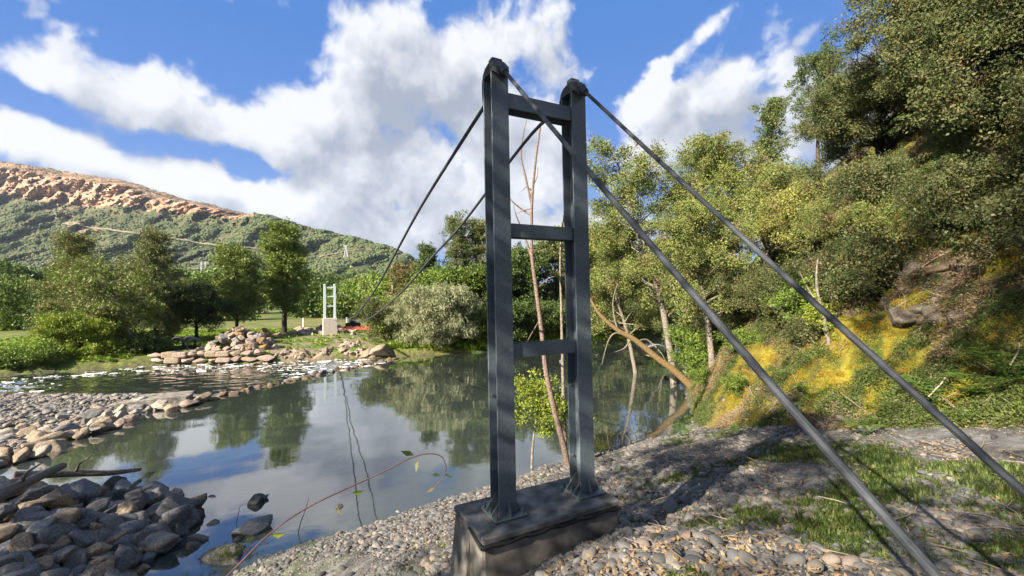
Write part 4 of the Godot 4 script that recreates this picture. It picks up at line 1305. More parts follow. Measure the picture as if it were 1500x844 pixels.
func make_tower() -> void:
	var o := thing("bridge_tower", "dark grey steel portal tower of the footbridge on its concrete footing", "bridge tower", TOWER, TURN)
	for s in [-1.0, 1.0]:
		var b := MB.new()
		h_beam(b, 0.172, 0.186, 0.014, 0.010, TALL)
		var col := obj("column", b.commit(), mat.steel, o)
		col.position = Vector3(s * HALF, 0.022, 0)
		b = MB.new()
		b.box(Vector3(-0.155, -0.020, -0.165), Vector3(0.155, 0.0, 0.165), 0.004)
		var plate := obj("base_plate", b.commit(), mat.plate, col)
		for g in [-1.0, 1.0]:
			for z in [-0.06, 0.06]:
				b = MB.new()
				b.extrude([Vector2(0.006, 0), Vector2(0.145, 0), Vector2(0.145, 0.02), Vector2(0.03, 0.15), Vector2(0.006, 0.15)], -0.005, 0.005)
				var gus := obj("gusset", b.commit(), mat.plate, col)
				gus.position = Vector3(0, 0.001, z)
				if g < 0:
					gus.rotation.y = PI
			b = MB.new()
			b.extrude([Vector2(0.101, 0), Vector2(0.155, 0), Vector2(0.155, 0.012), Vector2(0.101, 0.13)], -0.005, 0.005)
			var gus2 := obj("gusset", b.commit(), mat.plate, col)
			gus2.position.y = 0.001
			gus2.rotation.y = -PI / 2 * g
			for z in [-0.13, 0.0, 0.13]:
				b = MB.new()
				b.tube(PackedVector3Array([Vector3.ZERO, Vector3(0, 0.016, 0), Vector3(0, 0.017, 0), Vector3(0, 0.05, 0)]), PackedFloat32Array([0.016, 0.016, 0.009, 0.009]), 6)
				obj("bolt", b.commit(), mat.plate, col).position = Vector3(g * 0.128, 0.0005, z)
		for y in [0.32, 1.02, 1.72]:   # bolts through the river-side flange
			b = MB.new()
			b.tube(PackedVector3Array([Vector3(0, 0, 0.0), Vector3(0, 0, 0.018)]), PackedFloat32Array([0.012, 0.012]), 6)
			obj("bolt", b.commit(), mat.plate, col).position = Vector3(-0.055, y, -0.086)
		# the saddle under its bolted cover
		var cap := thing_part("saddle_cover", o, Vector3(s * HALF, TALL + 0.022, 0))
		var prof := [[-0.185, -0.17], [-0.178, -0.10], [-0.135, 0.0], [-0.09, 0.065], [-0.035, 0.115], [0.03, 0.135], [0.075, 0.125], [0.12, 0.085], [0.15, 0.035], [0.165, -0.02]]
		b = MB.new()
		var wid := [0.045, 0.055, 0.075, 0.085, 0.088, 0.088, 0.088, 0.082, 0.062, 0.042]
		var low := [-0.20, -0.14, -0.03, 0.0, 0.0, 0.0, 0.0, 0.0, -0.03, -0.06]
		for k in prof.size() - 1:
			var ring := []
			for e in [k, k + 1]:
				var z: float = prof[e][0]
				var y: float = prof[e][1]
				var w: float = wid[e]
				var yl: float = low[e] - 0.005
				ring.append([Vector3(-w, yl, z), Vector3(-w, lerpf(yl, y, 0.7), z), Vector3(-w * 0.6, y, z), Vector3(w * 0.6, y, z), Vector3(w, lerpf(yl, y, 0.7), z), Vector3(w, yl, z)])
			for m in 6:
				var l := (m + 1) % 6
				b.flat([ring[0][m], ring[0][l], ring[1][l], ring[1][m]], (ring[0][m] + ring[1][l]) / 2.0 - Vector3(0, 0.02, (prof[k][0] + prof[k + 1][0]) / 2.0))
			if k == 0:
				b.flat(ring[0], Vector3(0, -0.3, -1))
			if k == prof.size() - 2:
				b.flat(ring[1], Vector3(0, -0.3, 1))
		cap.mesh = b.commit()
		for z in [0.005, 0.045]:
			b = MB.new()
			b.box(Vector3(-0.092, 0.015, z - 0.011), Vector3(-0.084, 0.075, z + 0.011), 0.003)
			obj("slot_bolt", b.commit(), mat.bitumen, cap)
		b = MB.new()
		b.box(Vector3(-0.055, 0.125, -0.03), Vector3(0.055, 0.165, 0.05), 0.012)
		obj("clamp", b.commit(), mat.wrap, cap)
		b = MB.new()
		b.tube(PackedVector3Array([Vector3(0, 0.02, 0.15), Vector3(0, -0.02, 0.185), Vector3(0, -0.05, 0.215)]), PackedFloat32Array([0.045, 0.036, 0.030]), 12)
		obj("cable_sleeve", b.commit(), mat.wrap, cap)
	for k in [[3.73, 0.14, 0.15], [2.54, 0.125, 0.12], [1.44, 0.125, 0.12]]:
		var b := MB.new()
		var w: float = k[1]
		h_beam(b, w, k[2], 0.010, 0.008, HALF * 2.0 - 0.012)
		var from := 0
		# lay it down: the beam's length along x, its web level (a channel-like look from the front)
		b.place(Transform3D(Basis(Vector3(0, 0, 1), -PI / 2), Vector3(-HALF + 0.006, k[0], 0)), from)
		obj("cross_beam", b.commit(), mat.steel, o)
	# footing
	var f := thing("concrete_footing", "rough concrete footing block with a black rim under the steel tower", "footing", TOWER + Vector3(0.0, 0, 0), TURN)
	var b := MB.new()
	b.box(Vector3(-0.77, -1.75, -0.36), Vector3(0.63, -0.06, 0.30), 0.02)
	obj("block", b.commit(), mat.concrete, f)
	b = MB.new()
	b.box(Vector3(-0.775, -0.062, -0.365), Vector3(0.635, -0.001, 0.315), 0.012)
	obj("top_slab", b.commit(), mat.dark_concrete, f)
	b = MB.new()
	var wob := PackedVector3Array()
	for k in 19:
		wob.append(Vector3(lerpf(-0.785, 0.64, k / 18.0), -0.075 + 0.012 * sin(k * 1.7), 0.317))
	b.tube(wob, radii(18, 0.020, 0.016), 6, 0.3)
	b.tube(PackedVector3Array([Vector3(-0.782, -0.075, 0.315), Vector3(-0.788, -0.05, 0.2), Vector3(-0.788, -0.02, 0.05)]), radii(2, 0.016, 0.010), 6)
	obj("black_rim", b.commit(), mat.bitumen, f)
	b = MB.new()
	b.extrude([Vector2(-0.768, -1.7), Vector2(-0.768, -0.10), Vector2(-0.83, -0.6), Vector2(-0.94, -1.7)], -0.34, 0.02)
	obj("buttress", b.commit(), mat.concrete, f)

func thing_part(called: String, parent: Node3D, where: Vector3) -> MeshInstance3D:
	var o := MeshInstance3D.new()
	o.name = called
	o.material_override = mat.wrap
	o.position = where
	parent.add_child(o, true)
	return o

func make_cables() -> void:
	var turn := Basis(Vector3.UP, TURN)
	var far_end := at(489, 470, 50.5)
	for side in 2:
		var s := -1.0 if side == 0 else 1.0
		var top := TOWER + turn * Vector3(s * HALF, TALL + 0.02, 0)
		var o := thing("suspension_cable", ["steel bridge cable over the tower's left saddle, hanging steeply to the far bank", "steel bridge cable over the tower's right saddle, passing behind the left column"][side], "cable", top, 0.0, "suspension cables")
		# anchor side
		var start := top + turn * Vector3(0, -0.03, 0.195)
		var low := at([1386, 1506][side], [850, 719][side], [1.16, 1.60][side])
		var dir := low - start
		var end := low
		while end.y > height(end.x, end.z) - 0.15 and end.distance_to(start) < 12.0:
			end += dir * 0.02
		var b := MB.new()
		var pts := PackedVector3Array()
		for k in 301:
			var t := k / 300.0
			pts.append(start.lerp(end, t) - Vector3(0, 0.1, 0) * t * (1.0 - t) - top)
		b.tube(pts, radii(pts.size() - 1, 0.0165, 0.0165), 24, 0.0, 7)
		obj("backstay", b.commit(), mat.cable, o)
		# river side: points where the sight line meets the vertical plane through the cable
		start = top + turn * Vector3(0, -0.14, -0.17)
		var across := (far_end - start)
		across.y = 0.0
		var nrm := across.normalized().cross(Vector3.UP)
		var path := [start - top]
		for q in ([[619, 299], [582, 366], [550, 424], [530, 451], [517, 465]] if side == 0 else [[780, 195], [675, 331], [632, 378], [595, 421], [562, 452], [540, 467], [526, 471], [514, 470]]):
			var r := ray(q[0], q[1])
			var t := (start - cam_t.origin).dot(nrm) / r.dot(nrm)
			path.append(cam_t.origin + r * t - top)
		path.append(at(500, 468 + side * 3, 44.0) - top)
		path.append(far_end + Vector3(0.3 * side, -0.1 * side, 0) - top)
		b = MB.new()
		poly_tube(b, path, 0.019, 0.034, 10, 8)
		obj("river_span", b.commit(), mat.cable, o)

func make_far_bridge() -> void:
	var p := at(483, 466, 53.0)
	var g := height(p.x, p.z)
	var o := thing("far_bridge_tower", "pale blue-grey steel tower standing on the far bank's concrete block", "bridge tower", Vector3(p.x, p.y, p.z), TURN)
	var tall := 3.95
	for s in [-1.0, 1.0]:
		var b := MB.new()
		h_beam(b, 0.26, 0.26, 0.02, 0.02, tall)
		var c := obj("column", b.commit(), mat.pale_steel, o)
		c.position = Vector3(s * 0.56, 0, 0)
		b = MB.new()
		b.box(Vector3(-0.12, 0, -0.16), Vector3(0.12, 0.16, 0.16), 0.04)
		obj("saddle_cover", b.commit(), mat.pale_steel, o).position = Vector3(s * 0.56, tall + 0.003, 0)
	for y in [1.45, 2.6, 3.72]:
		var b := MB.new()
		b.box(Vector3(-0.427, y - 0.07, -0.08), Vector3(0.427, y + 0.07, 0.08))
		obj("cross_beam", b.commit(), mat.pale_steel, o)
	var f := thing("far_footing", "tall pale concrete block under the far bridge tower", "footing", Vector3(p.x, g - 0.3, p.z), TURN)
	var hh := p.y - g + 0.298
	for s in [-0.5, 0.5]:
		var b := MB.new()
		b.box(Vector3(-0.798 if s < 0 else 0.004, 0, -0.5), Vector3(-0.004 if s < 0 else 0.798, hh, 0.5), 0.03)
		obj("block_half", b.commit(), mat.pale_concrete, f)
	# stay behind the far tower
	var b := MB.new()
	b.tube(PackedVector3Array([Vector3(0.56, tall, 0), Vector3(2.6, 1.6, -4.0), Vector3(3.6, 0.2, -6.0)]), radii(2, 0.02, 0.02), 6)
	obj("guy_cable", b.commit(), mat.cable, o)

# ------------------------------------------------------------------ stones
func boulder(called: String, label: String, group: String, where: Vector3, size: float, tones: Array, sink := 0.18) -> void:
	var o := obj(called, rocks[rng.randi() % rocks.size()], rock_mats[tones[rng.randi() % tones.size()]])
	var s := size * rng.randf_range(0.85, 1.15)
	o.transform = Transform3D(Basis.from_euler(Vector3(rng.randfn() * 0.22, rng.randf() * TAU, rng.randfn() * 0.22)).scaled(Vector3(s, s * rng.randf_range(0.8, 1.25), s)), where + Vector3(0, s * (0.36 - sink), 0))
	tag(o, label, "boulder", group)

func inside(poly: Array, px: float, py: float) -> bool:
	var q := PackedVector2Array()
	for p in poly:
		q.append(Vector2(p[0], p[1]))
	return Geometry2D.is_point_in_polygon(Vector2(px, py), q)

func make_stones() -> void:
	# angular boulders at the near left corner
	var pile := [[-60, 722], [70, 722], [150, 716], [215, 722], [285, 748], [290, 765], [255, 800], [225, 830], [195, 870], [-60, 870]]
	var y := 716.0
	while y < 872.0:
		var x := -50.0 + rng.randf() * 30.0
		while x < 300.0:
			var px := x + rng.randfn() * 6.0
			var py := y + rng.randfn() * 4.0
			if inside(pile, px, py):
				var p := on_ground(px, py)
				var dist := pixel(p).z
				var size := rng.randf_range(16, 42) / F * dist
				boulder("bank_boulder", "angular grey boulder in the loose pile at the near water's edge", "boulders of the near pile", p, size, ["grey", "blue_grey", "grey", "dark", "tan"] if px > 110 or py > 775 else ["tan", "pale", "ochre", "grey"], 0.12)
			x += rng.randf_range(18, 30)
		y += 14.0
	for k in [[268, 753, 60], [262, 770, 55], [372, 776, 34], [374, 738, 18], [384, 734, 14], [290, 793, 20], [346, 794, 12], [312, 768, 14], [285, 803, 16], [496, 745, 11], [312, 729, 8], [298, 733, 7]]:
		var p := on_y(k[0], k[1], -0.03)
		boulder("river_stone", "single dark wet stone standing out of the shallow water by the near bank", "stones in the near shallows", p, k[2] / F * pixel(p).z, ["dark", "grey", "blue_grey"], 0.2)
	var clump := on_ground(333, 836)
	boulder("mossy_stump", "dark moss-grown lump at the root of the red bramble stem", "", clump, 0.75, ["dark"], 0.2)
	var clump_plants := []
	var tn := PackedColorArray()
	for k in 40:
		clump_plants.append(Transform3D(Basis(Vector3.UP, rng.randf() * TAU).scaled(Vector3.ONE * rng.randf_range(0.1, 0.22)), clump + Vector3(rng.randfn() * 0.22, 0.3 + rng.randf() * 0.12, rng.randfn() * 0.2)))
		tn.append(DARK.lerp(OLIVE, rng.randf()))
	tag(scatter("stump_moss", sprays.fine[1], mat.dull_leaf, clump_plants, tn), "dark green moss and weeds on the lump by the near water", "moss")
	# driftwood lying over the boulders
	for k in [["grey weathered driftwood beam lying across the near boulders", [[-40, 800], [30, 758], [92, 722]], 0.13, "driftwood", 0.62], ["pale driftwood log with a broken end on the water side of the near boulders", [[20, 722], [110, 716], [160, 715], [205, 708]], 0.10, "pale_bark", 0.38]]:
		var pts := []
		for q in k[1]:
			pts.append(on_ground(q[0], q[1]) + Vector3(0, k[4], 0))
		var o := thing("driftwood_log", k[0], "driftwood", pts[0])
		var b := MB.new()
		var rl := []
		for q in pts:
			rl.append(q - pts[0])
		poly_tube(b, rl, k[2], k[2] * 0.55, 8)
		obj("log", b.commit(), mat[k[3]], o)
		b = MB.new()
		b.tube(PackedVector3Array([rl[1], rl[1] + Vector3(0.15, 0.25, 0.05), rl[1] + Vector3(0.4, 0.42, 0.0)]), radii(2, 0.04, 0.015), 6)
		obj("branch_stub", b.commit(), mat[k[3]], o)
	# pale rocks edging the gravel bar
	var edge_poly := [[-40, 640], [30, 622], [105, 606], [150, 594], [225, 584], [296, 578], [300, 590], [225, 604], [190, 618], [140, 632], [95, 648], [55, 668], [0, 684], [-40, 690]]
	y = 578.0
	while y < 690.0:
		var x := -40.0 + rng.randf() * 20.0
		while x < 305.0:
			var px := x + rng.randfn() * 5.0
			var py := y + rng.randfn() * 2.0
			if inside(edge_poly, px, py) and rng.randf() < 0.85:
				var p := on_y(px, py, 0.10)
				boulder("bar_boulder", "pale tan boulder edging the gravel bar in the river", "boulders of the gravel bar", p, rng.randf_range(11, 24) * (0.75 + (py - 580) / 200.0) / F * pixel(p).z, ["tan", "pale", "pink", "grey", "pale", "tan"], 0.32)
			x += rng.randf_range(12, 21)
		y += 7.0
	# concrete slab and beam at the bar's tip
	var c := on_y(232, 590, 0.1)
	var slab := thing("concrete_slab", "flat pale concrete slab at the tip of the gravel bar", "slab", c, 0.35)
	var b := MB.new()
	b.extrude([Vector2(-2.2, -0.3), Vector2(1.2, -0.3), Vector2(1.25, 0.26), Vector2(0.4, 0.30), Vector2(-2.3, 0.08)], -0.5, 0.5)
	obj("slab", b.commit(), mat.concrete, slab)
	b = MB.new()
	b.box(Vector3(-0.9, 0.18, -0.95), Vector3(1.2, 0.30, -0.55), 0.02)
	obj("lip", b.commit(), mat.concrete, slab)
	# weir stones
	for k in 46:
		var t := k / 45.0
		var p := Vector3(lerpf(-15.0, -9.9, t) + rng.randfn() * 0.12, -0.02, lerpf(-22.6, -36.0, t))
		boulder("weir_stone", "low brown wet stone in the weir line between rapids and still pool", "stones of the weir", p, rng.randf_range(0.35, 0.7), ["brown", "dark", "brown"], 0.56)
	# the far bank's wall of squared blocks
	var wall := thing("stone_wall", "low river wall of two courses of squared pinkish stone blocks on the far bank", "wall", Vector3(-29.3, 0, -35.5))
	for row in 2:
		var x := 0.0 - row * 0.5
		while x < (10.0 if row == 0 else 8.6):
			var w := rng.randf_range(0.6, 1.5)
			var h := rng.randf_range(0.36, 0.52)
			var st := obj("block", rocks[rng.randi() % rocks.size()] if rng.randf() < 0.5 else blocks[rng.randi() % blocks.size()], rock_mats[["tan", "pink", "pale", "pink", "pink"][rng.randi() % 5]], wall)
			var aabb := st.mesh.get_aabb()
			st.transform = Transform3D(Basis.from_euler(Vector3(rng.randfn() * 0.05, rng.randfn() * 0.09 + (0.0 if rng.randf() < 0.5 else PI), rng.randfn() * 0.06)).scaled(Vector3(w * 1.04, h * 1.06, 0.8) / aabb.size), Vector3(x + w / 2, 0.06 + row * 0.46 + h / 2, rng.randf_range(-0.06, 0.06) - row * 0.10))
			x += w * 0.97
	# boulder heap behind it
	var hc := at(352, 512, 39.0)
	hc.y = height(hc.x, hc.z)
	for k in 92:
		var t := sqrt(rng.randf())
		var a := rng.randf_range(-0.35, PI + 0.35)
		var p := hc + Vector3(cos(a) * 3.05 * t, 2.0 * pow(1.0 - t, 0.9) - 0.12, sin(a) * 1.9 * t)
		boulder("heap_boulder", "pinkish tan boulder in the tall heap beside the concrete pipes", "boulders of the far heap", p, rng.randf_range(0.45, 0.88), ["tan", "pink", "pink", "pale", "grey", "ochre"], 0.3)
	for k in 34:
		var p := at(rng.randf_range(320, 408), 0, 49.0 + rng.randfn() * 0.5)
		p.y = height(p.x, p.z) + absf(rng.randfn()) * 0.5
		boulder("heap_boulder", "orange boulder in the low heap at the feet of the poplars", "orange boulders behind the heap", p, rng.randf_range(0.5, 0.95), ["ochre", "tan", "ochre"], 0.25)
	# riprap from the wall to the willow
	for k in 150:
		var px := 400.0 + 160.0 * pow(rng.randf(), 0.7)
		var py := rng.randf_range(500.0, 524.0) if px > 450 else rng.randf_range(514.0, 527.0)
		if px > 450 and py < 524.0 - (px - 450.0) * 0.36 and px < 500 or px > 530 and py < 514:
			continue
		var p := on_ground(px, py)
		boulder("riprap_stone", "small pinkish rubble stone on the shore below the far bridge tower", "riprap below the far tower", p, rng.randf_range(4, 9) / F * pixel(p).z, ["pink", "tan", "pale", "pink"], 0.25)
	for k in 46:
		var px := rng.randf_range(425, 530)
		var p := on_ground(px, rng.randf_range(482, 492))
		boulder("rubble_stone", "pinkish rubble stone around the foot of the far bridge tower", "rubble at the far tower", p, rng.randf_range(5, 10) / F * pixel(p).z, ["pink", "tan", "pale"], 0.25)
	# a row of large blocks at the water under the willow
	for k in [[548, 519, 20], [558, 517, 22], [536, 522, 16], [572, 521, 12]]:
		var p := on_ground(k[0], k[1])
		boulder("riprap_stone", "large pinkish block at the end of the rubble shore by the bright grass", "end blocks of the rubble shore", p, k[2] / F * pixel(p).z, ["pink", "tan"], 0.15)
	# stones lying round the footing
	for k in [[738, 812, 34, "pale"], [775, 815, 24, "grey"], [826, 773, 20, "tan"], [868, 740, 10, "pale"], [905, 742, 14, "pink"], [983, 748, 22, "grey"], [1006, 738, 18, "grey"], [944, 794, 14, "pale"], [958, 788, 14, "tan"], [1034, 798, 16, "tan"], [1002, 792, 16, "pink"]]:
		var p := on_ground(k[0], k[1])
		boulder("footing_stone", "loose pale stone lying on the gravel near the concrete footing", "stones round the footing", p, k[2] / F * pixel(p).z * 1.1, [k[3]], 0.2)

func make_cobbles() -> void:
	var all := []          # [size on the picture, transform, colour, mesh]
	var palette := [Color(0.24, 0.24, 0.24), Color(0.19, 0.20, 0.215), Color(0.30, 0.295, 0.285), Color(0.40, 0.375, 0.335), Color(0.15, 0.15, 0.152), Color(0.34, 0.28, 0.24), Color(0.26, 0.245, 0.225)]
	for k in 125000:
		var d := 1.3 * pow(12.5, pow(rng.randf(), 0.75))
		var a := rng.randf_range(-0.70, 0.88)
		var x := d * tan(a)
		var z := -d
		var rd := lookup(river_d, x, z)
		if rd < -0.4 or x > hill_base(z) + 0.5 or x < -7.0 and z < -5.0:
			continue
		if absf(x - 0.3) < 0.55 and absf(z + 4.2) < 0.3:
			continue
		if rng.randf() < grassy(x, z) * 0.55:
			continue
		var coarse := clampf(0.5 + 1.5 * noise2.get_noise_2d(x * 11.0 + 300.0, z * 11.0), 0.0, 1.0)
		var s := lerpf(0.022, 0.062, coarse) * exp(rng.randfn() * 0.5) * (0.55 if noise2.get_noise_2d(x * 30.0, z * 30.0 + 200.0) < 0.03 else 1.0) * clampf(0.72 + d * 0.05, 0.8, 1.35)
		s = minf(s, 0.10 if d < 5.0 else 0.15)
		if rng.randf() < 0.006:
			s = rng.randf_range(0.08, 0.15)
		var t := Transform3D(Basis.from_euler(Vector3(rng.randfn() * 0.25, rng.randf() * TAU, rng.randfn() * 0.25)).scaled(Vector3(s, s * rng.randf_range(0.8, 1.15), s)), Vector3(x, height(x, z) + s * 0.10, z))
		var c: Color = palette[rng.randi() % palette.size()] * rng.randf_range(0.6, 1.15)
		c.a = 1.0
		var view := pixel(t.origin)
		var shown := view.x > 4 and view.x < 1496 and view.y < 838 and view.z > 0.5
		all.append([s / d if shown else 0.0, t, c, rng.randi() % pebbles.size()])
	# the gravel bar's shingle
	for k in 9000:
		var x := rng.randf_range(-34.0, -15.4)
		var z := rng.randf_range(-24.0, -13.4)
		if edge(bar, Vector2(x, z)).x > -0.1:
			continue
		var s := 0.11 * exp(rng.randfn() * 0.4)
		var c: Color = [palette[3], palette[2], palette[5], palette[6]][rng.randi() % 4] * rng.randf_range(0.9, 1.3)
		all.append([0.0, Transform3D(Basis(Vector3.UP, rng.randf() * TAU).scaled(Vector3(s, s, s)), Vector3(x, height(x, z) + s * 0.15, z)), c, rng.randi() % pebbles.size()])
	all.sort_custom(func(p, q): return p[0] > q[0])
	var bank := Node3D.new()
	bank.name = "gravel_bank"
	add_child(bank)
	struct(bank)
	var tones := []
	for c in palette:
		var m: StandardMaterial3D = mat.pebble.duplicate()
		m.vertex_color_use_as_albedo = false
		m.albedo_color = c.linear_to_srgb()
		tones.append(m)
	for k in 300:
		obj("cobble", pebbles[all[k][3]], tones[rng.randi() % tones.size()], bank).transform = all[k][1]
	for v in pebbles.size():
		var places := []
		var tints := PackedColorArray()
		for k in range(300, all.size()):
			if all[k][3] == v:
				places.append(all[k][1]); tints.append(all[k][2])
		scatter("shingle", pebbles[v], mat.pebble, places, tints, bank)

# ------------------------------------------------------------------ smaller things
func make_details() -> void:
	# red bramble stem arching in from the near bank
	var root := at(245, 960, 2.1)
	root.y = height(root.x, root.z)
	var br := thing("bramble_stem", "thin red bramble stem arching over the near water with a few leaves", "bramble", root)
	var b := MB.new()
	var pts := [Vector3.ZERO]
	for q in [[262, 930], [305, 872], [345, 832], [395, 782], [450, 744], [510, 715], [560, 692], [600, 672], [625, 665], [645, 668], [653, 682], [650, 698], [636, 714]]:
		pts.append(at(q[0], q[1], 2.15 + maxf(0.0, q[0] - 345.0) * 0.0006) - root)
	poly_tube(b, pts, 0.0055, 0.0022, 6)
	obj("stem", b.commit(), mat.bramble, br)
	for q in [[396, 782, 24, 0.2, LIME], [515, 722, 20, 0.35, FRESH], [606, 667, 18, 2.6, DARK], [613, 674, 15, -1.7, OLIVE], [645, 696, 12, 2.9, DARK], [652, 694, 12, -0.4, DARK], [637, 714, 12, -2.6, BROWN], [494, 742, 13, -1.0, BROWN]]:
		b = MB.new()
		b.tint = q[4]
		var l: float = q[2] / F * 2.2
		leaf(b, Vector3.ZERO, Vector3(cos(q[3]), sin(q[3]) * 0.8, 0.3).normalized(), Vector3(-sin(q[3]), cos(q[3]), 0.5).normalized(), l * 1.2, l * 0.5, 0.3)
		obj("leaf", b.commit(), mat.leaf, br).position = at(q[0], q[1], 2.16 + (q[0] - 345) * 0.0006) - root
	# two slender twigs standing in the shallows
	for k in [["thin bare twig standing in the near shallows", [350, 770], [[352, 740], [347, 762], [340, 790]]], ["forked bare twig at the edge of the near gravel", [436, 785], [[452, 730], [447, 748], [440, 770]]]]:
		var f := on_y(k[1][0], k[1][1], -0.05)
		var o := thing("twig", k[0], "twig", f)
		b = MB.new()
		poly_tube(b, [Vector3.ZERO, rel(f, k[2][2][0], k[2][2][1]) + Vector3(0, 0.05, 0), rel(f, k[2][1][0], k[2][1][1]), rel(f, k[2][0][0], k[2][0][1])], 0.012, 0.004, 5)
		obj("stem", b.commit(), mat.dark_bark, o)
	# concrete pipes
	for k in [[259, 507, 40.6, 0.55], [277, 506, 41.6, 0.55], [284, 509, 40.2, 0.55]]:
		var p := at(k[0], 500, k[2])
		p.y = height(p.x, p.z)
		var r: float = k[3]
		var o := thing("concrete_pipe", ["grey concrete pipe lying apart, nearest the alder bushes", "grey concrete pipe lying behind the front two", "grey concrete pipe lying against the boulder heap"][[259, 277, 284].find(k[0])], "pipe", p, 0.62, "concrete pipes")
		b = MB.new()
		for z in 2:
			for m in 28:
				var a0 := TAU * m / 28.0
				var a1 := TAU * (m + 1) / 28.0
				var e0 := Vector3(cos(a0), sin(a0), 0)
				var e1 := Vector3(cos(a1), sin(a1), 0)
				var rr := r if z == 0 else r * 0.80
				var up := Vector3(0, r - 0.03, 0)
				var l := Vector3(0, 0, 1.1)
				b.flat([e0 * rr + up - l, e1 * rr + up - l, e1 * rr + up + l, e0 * rr + up + l], (e0 + e1) * (1.0 if z == 0 else -1.0))
				b.flat([e0 * r + up + l * (1 if z else -1), e1 * r + up + l * (1 if z else -1), e1 * r * 0.8 + up + l * (1 if z else -1), e0 * r * 0.8 + up + l * (1 if z else -1)], l * (1 if z else -1))
		obj("barrel", b.commit(), mat.dark_concrete, o)
	var pl := at(262, 513, 38.2)
	pl.y = height(pl.x, pl.z)
	var beam := thing("concrete_beam", "long thin concrete beam lying in front of the pipes", "beam", pl, 0.1)
	b = MB.new()
	b.box(Vector3(-2.6, 0.0, -0.15), Vector3(2.6, 0.16, 0.15), 0.02)
	obj("beam", b.commit(), mat.concrete, beam)
	# works on the far bank: red net, posts, machine
	var net := at(509, 466, 58.0)
	net.y = height(net.x, net.z)
	var rn := thing("safety_net", "crumpled red plastic safety netting on the ground behind the far tower", "safety net", net, 0.3)
	var sp := PackedVector3Array()
	var cl := PackedColorArray()
	for j in 8:
		for i in 26:
			sp.append(Vector3(-1.7 + i * 0.20, maxf(0.0, 0.85 - absf(j - 3.5) * 0.22) * (0.75 + 0.4 * noise.get_noise_2d(i * 25.0, j * 20.0)), -0.8 + j * 0.22 + 0.2 * noise.get_noise_1d(i * 30.0)))
			cl.append(Color.WHITE)
	obj("netting", sheet(26, 8, sp, cl), mat.red_net, rn)
	var k1 := at(517, 459, 60.0)
	k1.y = height(k1.x, k1.z)
	var mach := thing("work_machine", "small dark site machine beside the red netting", "machine", k1)
	b = MB.new()
	b.box(Vector3(-0.9, 0.35, -0.5), Vector3(0.9, 0.95, 0.5), 0.1)
	obj("body", b.commit(), mat.bitumen, mach)
	b = MB.new()
	b.box(Vector3(-0.4, 0.95, -0.4), Vector3(0.3, 1.35, 0.4), 0.08)
	obj("hood", b.commit(), mat.bitumen, mach)
	for s in [-1, 1]:
		for z in [-0.5, 0.5]:
			b = MB.new()
			b.tube(PackedVector3Array([Vector3(s * 0.6, 0.3, z - 0.1), Vector3(s * 0.6, 0.3, z + 0.1)]), radii(1, 0.3, 0.3), 14)
			obj("wheel", b.commit(), mat.bitumen, mach)
	for k in [[444, 472, 447, 66.0, "short white fence post in the dry field left of the far tower"], [508, 470, 446, 66.0, "short white fence post in the dry field right of the far tower"]]:
		var p := at(k[0], k[1], k[3])
		p.y = height(p.x, p.z)
		var o := thing("fence_post", k[4], "post", p, 0.0, "white fence posts")
		b = MB.new()
		b.box(Vector3(-0.07, -0.1, -0.07), Vector3(0.07, 1.25, 0.07), 0.015)
		obj("post", b.commit(), mat.white, o)
		b = MB.new()
		b.box(Vector3(-0.09, 1.252, -0.09), Vector3(0.09, 1.30, 0.09), 0.015)
		obj("cap", b.commit(), mat.white, o)
	# yellow pole, white dish, orange roof
	var pp := at(575, 440, 66.0)
	pp.y = height(pp.x, pp.z)
	var pole := thing("wooden_pole", "thin yellowish wooden pole in front of the brown-leaved tree", "pole", pp)
	b = MB.new()
	b.tube(PackedVector3Array([Vector3(0, -0.2, 0), Vector3(0, 4, 0), Vector3(0, at(575, 389, 66.0).y - pp.y, 0)]), PackedFloat32Array([0.12, 0.11, 0.085]), 8)
	obj("shaft", b.commit(), mat.pole, pole)
	var dp := at(569, 431, 64.5)
	var gy := height(dp.x, dp.z)
	var dish := thing("satellite_dish", "round white satellite dish beside the thin yellowish pole", "dish", Vector3(dp.x, gy, dp.z), 0.3)
	b = MB.new()
	for a in 20:
		for q in 3:
			var r0 := q * 0.15
			var r1 := q * 0.15 + 0.15
			var g0 := TAU * a / 20.0
			var g1 := TAU * (a + 1) / 20.0
			b.flat([Vector3(cos(g0) * r0, sin(g0) * r0, r0 * r0 * 0.7), Vector3(cos(g1) * r0 + 0.0001, sin(g1) * r0, r0 * r0 * 0.7), Vector3(cos(g1) * r1, sin(g1) * r1, r1 * r1 * 0.7), Vector3(cos(g0) * r1, sin(g0) * r1, r1 * r1 * 0.7)], Vector3(0, 0, 1))
	obj("reflector", b.commit(), mat.white, dish).position.y = dp.y - gy
	b = MB.new()
	b.tube(PackedVector3Array([Vector3(0, -0.1, -0.06), Vector3(0, dp.y - gy, -0.06)]), radii(1, 0.05, 0.05), 8)
	obj("mast", b.commit(), mat.lattice, dish)
	b = MB.new()
	b.tube(PackedVector3Array([Vector3(0, -0.40, 0.12), Vector3(0, -0.05, 0.42)]), radii(1, 0.02, 0.02), 6)
	obj("feed_arm", b.commit(), mat.lattice, dish).position.y = dp.y - gy
	var op := at(590, 444, 58.0)
	var oy := height(op.x, op.z)
	var shed := thing("orange_tent", "bright orange canopy roof showing over the bushes beside the willow", "canopy", Vector3(op.x, oy, op.z), 0.25)
	b = MB.new()
	var ht := op.y - oy
	b.extrude([Vector2(-2.6, ht - 0.35), Vector2(1.5, ht - 0.35), Vector2(1.4, ht + 0.25), Vector2(0.2, ht + 0.42), Vector2(-2.6, ht - 0.2)], -1.2, 1.2)
	obj("roof", b.commit(), mat.orange, shed)
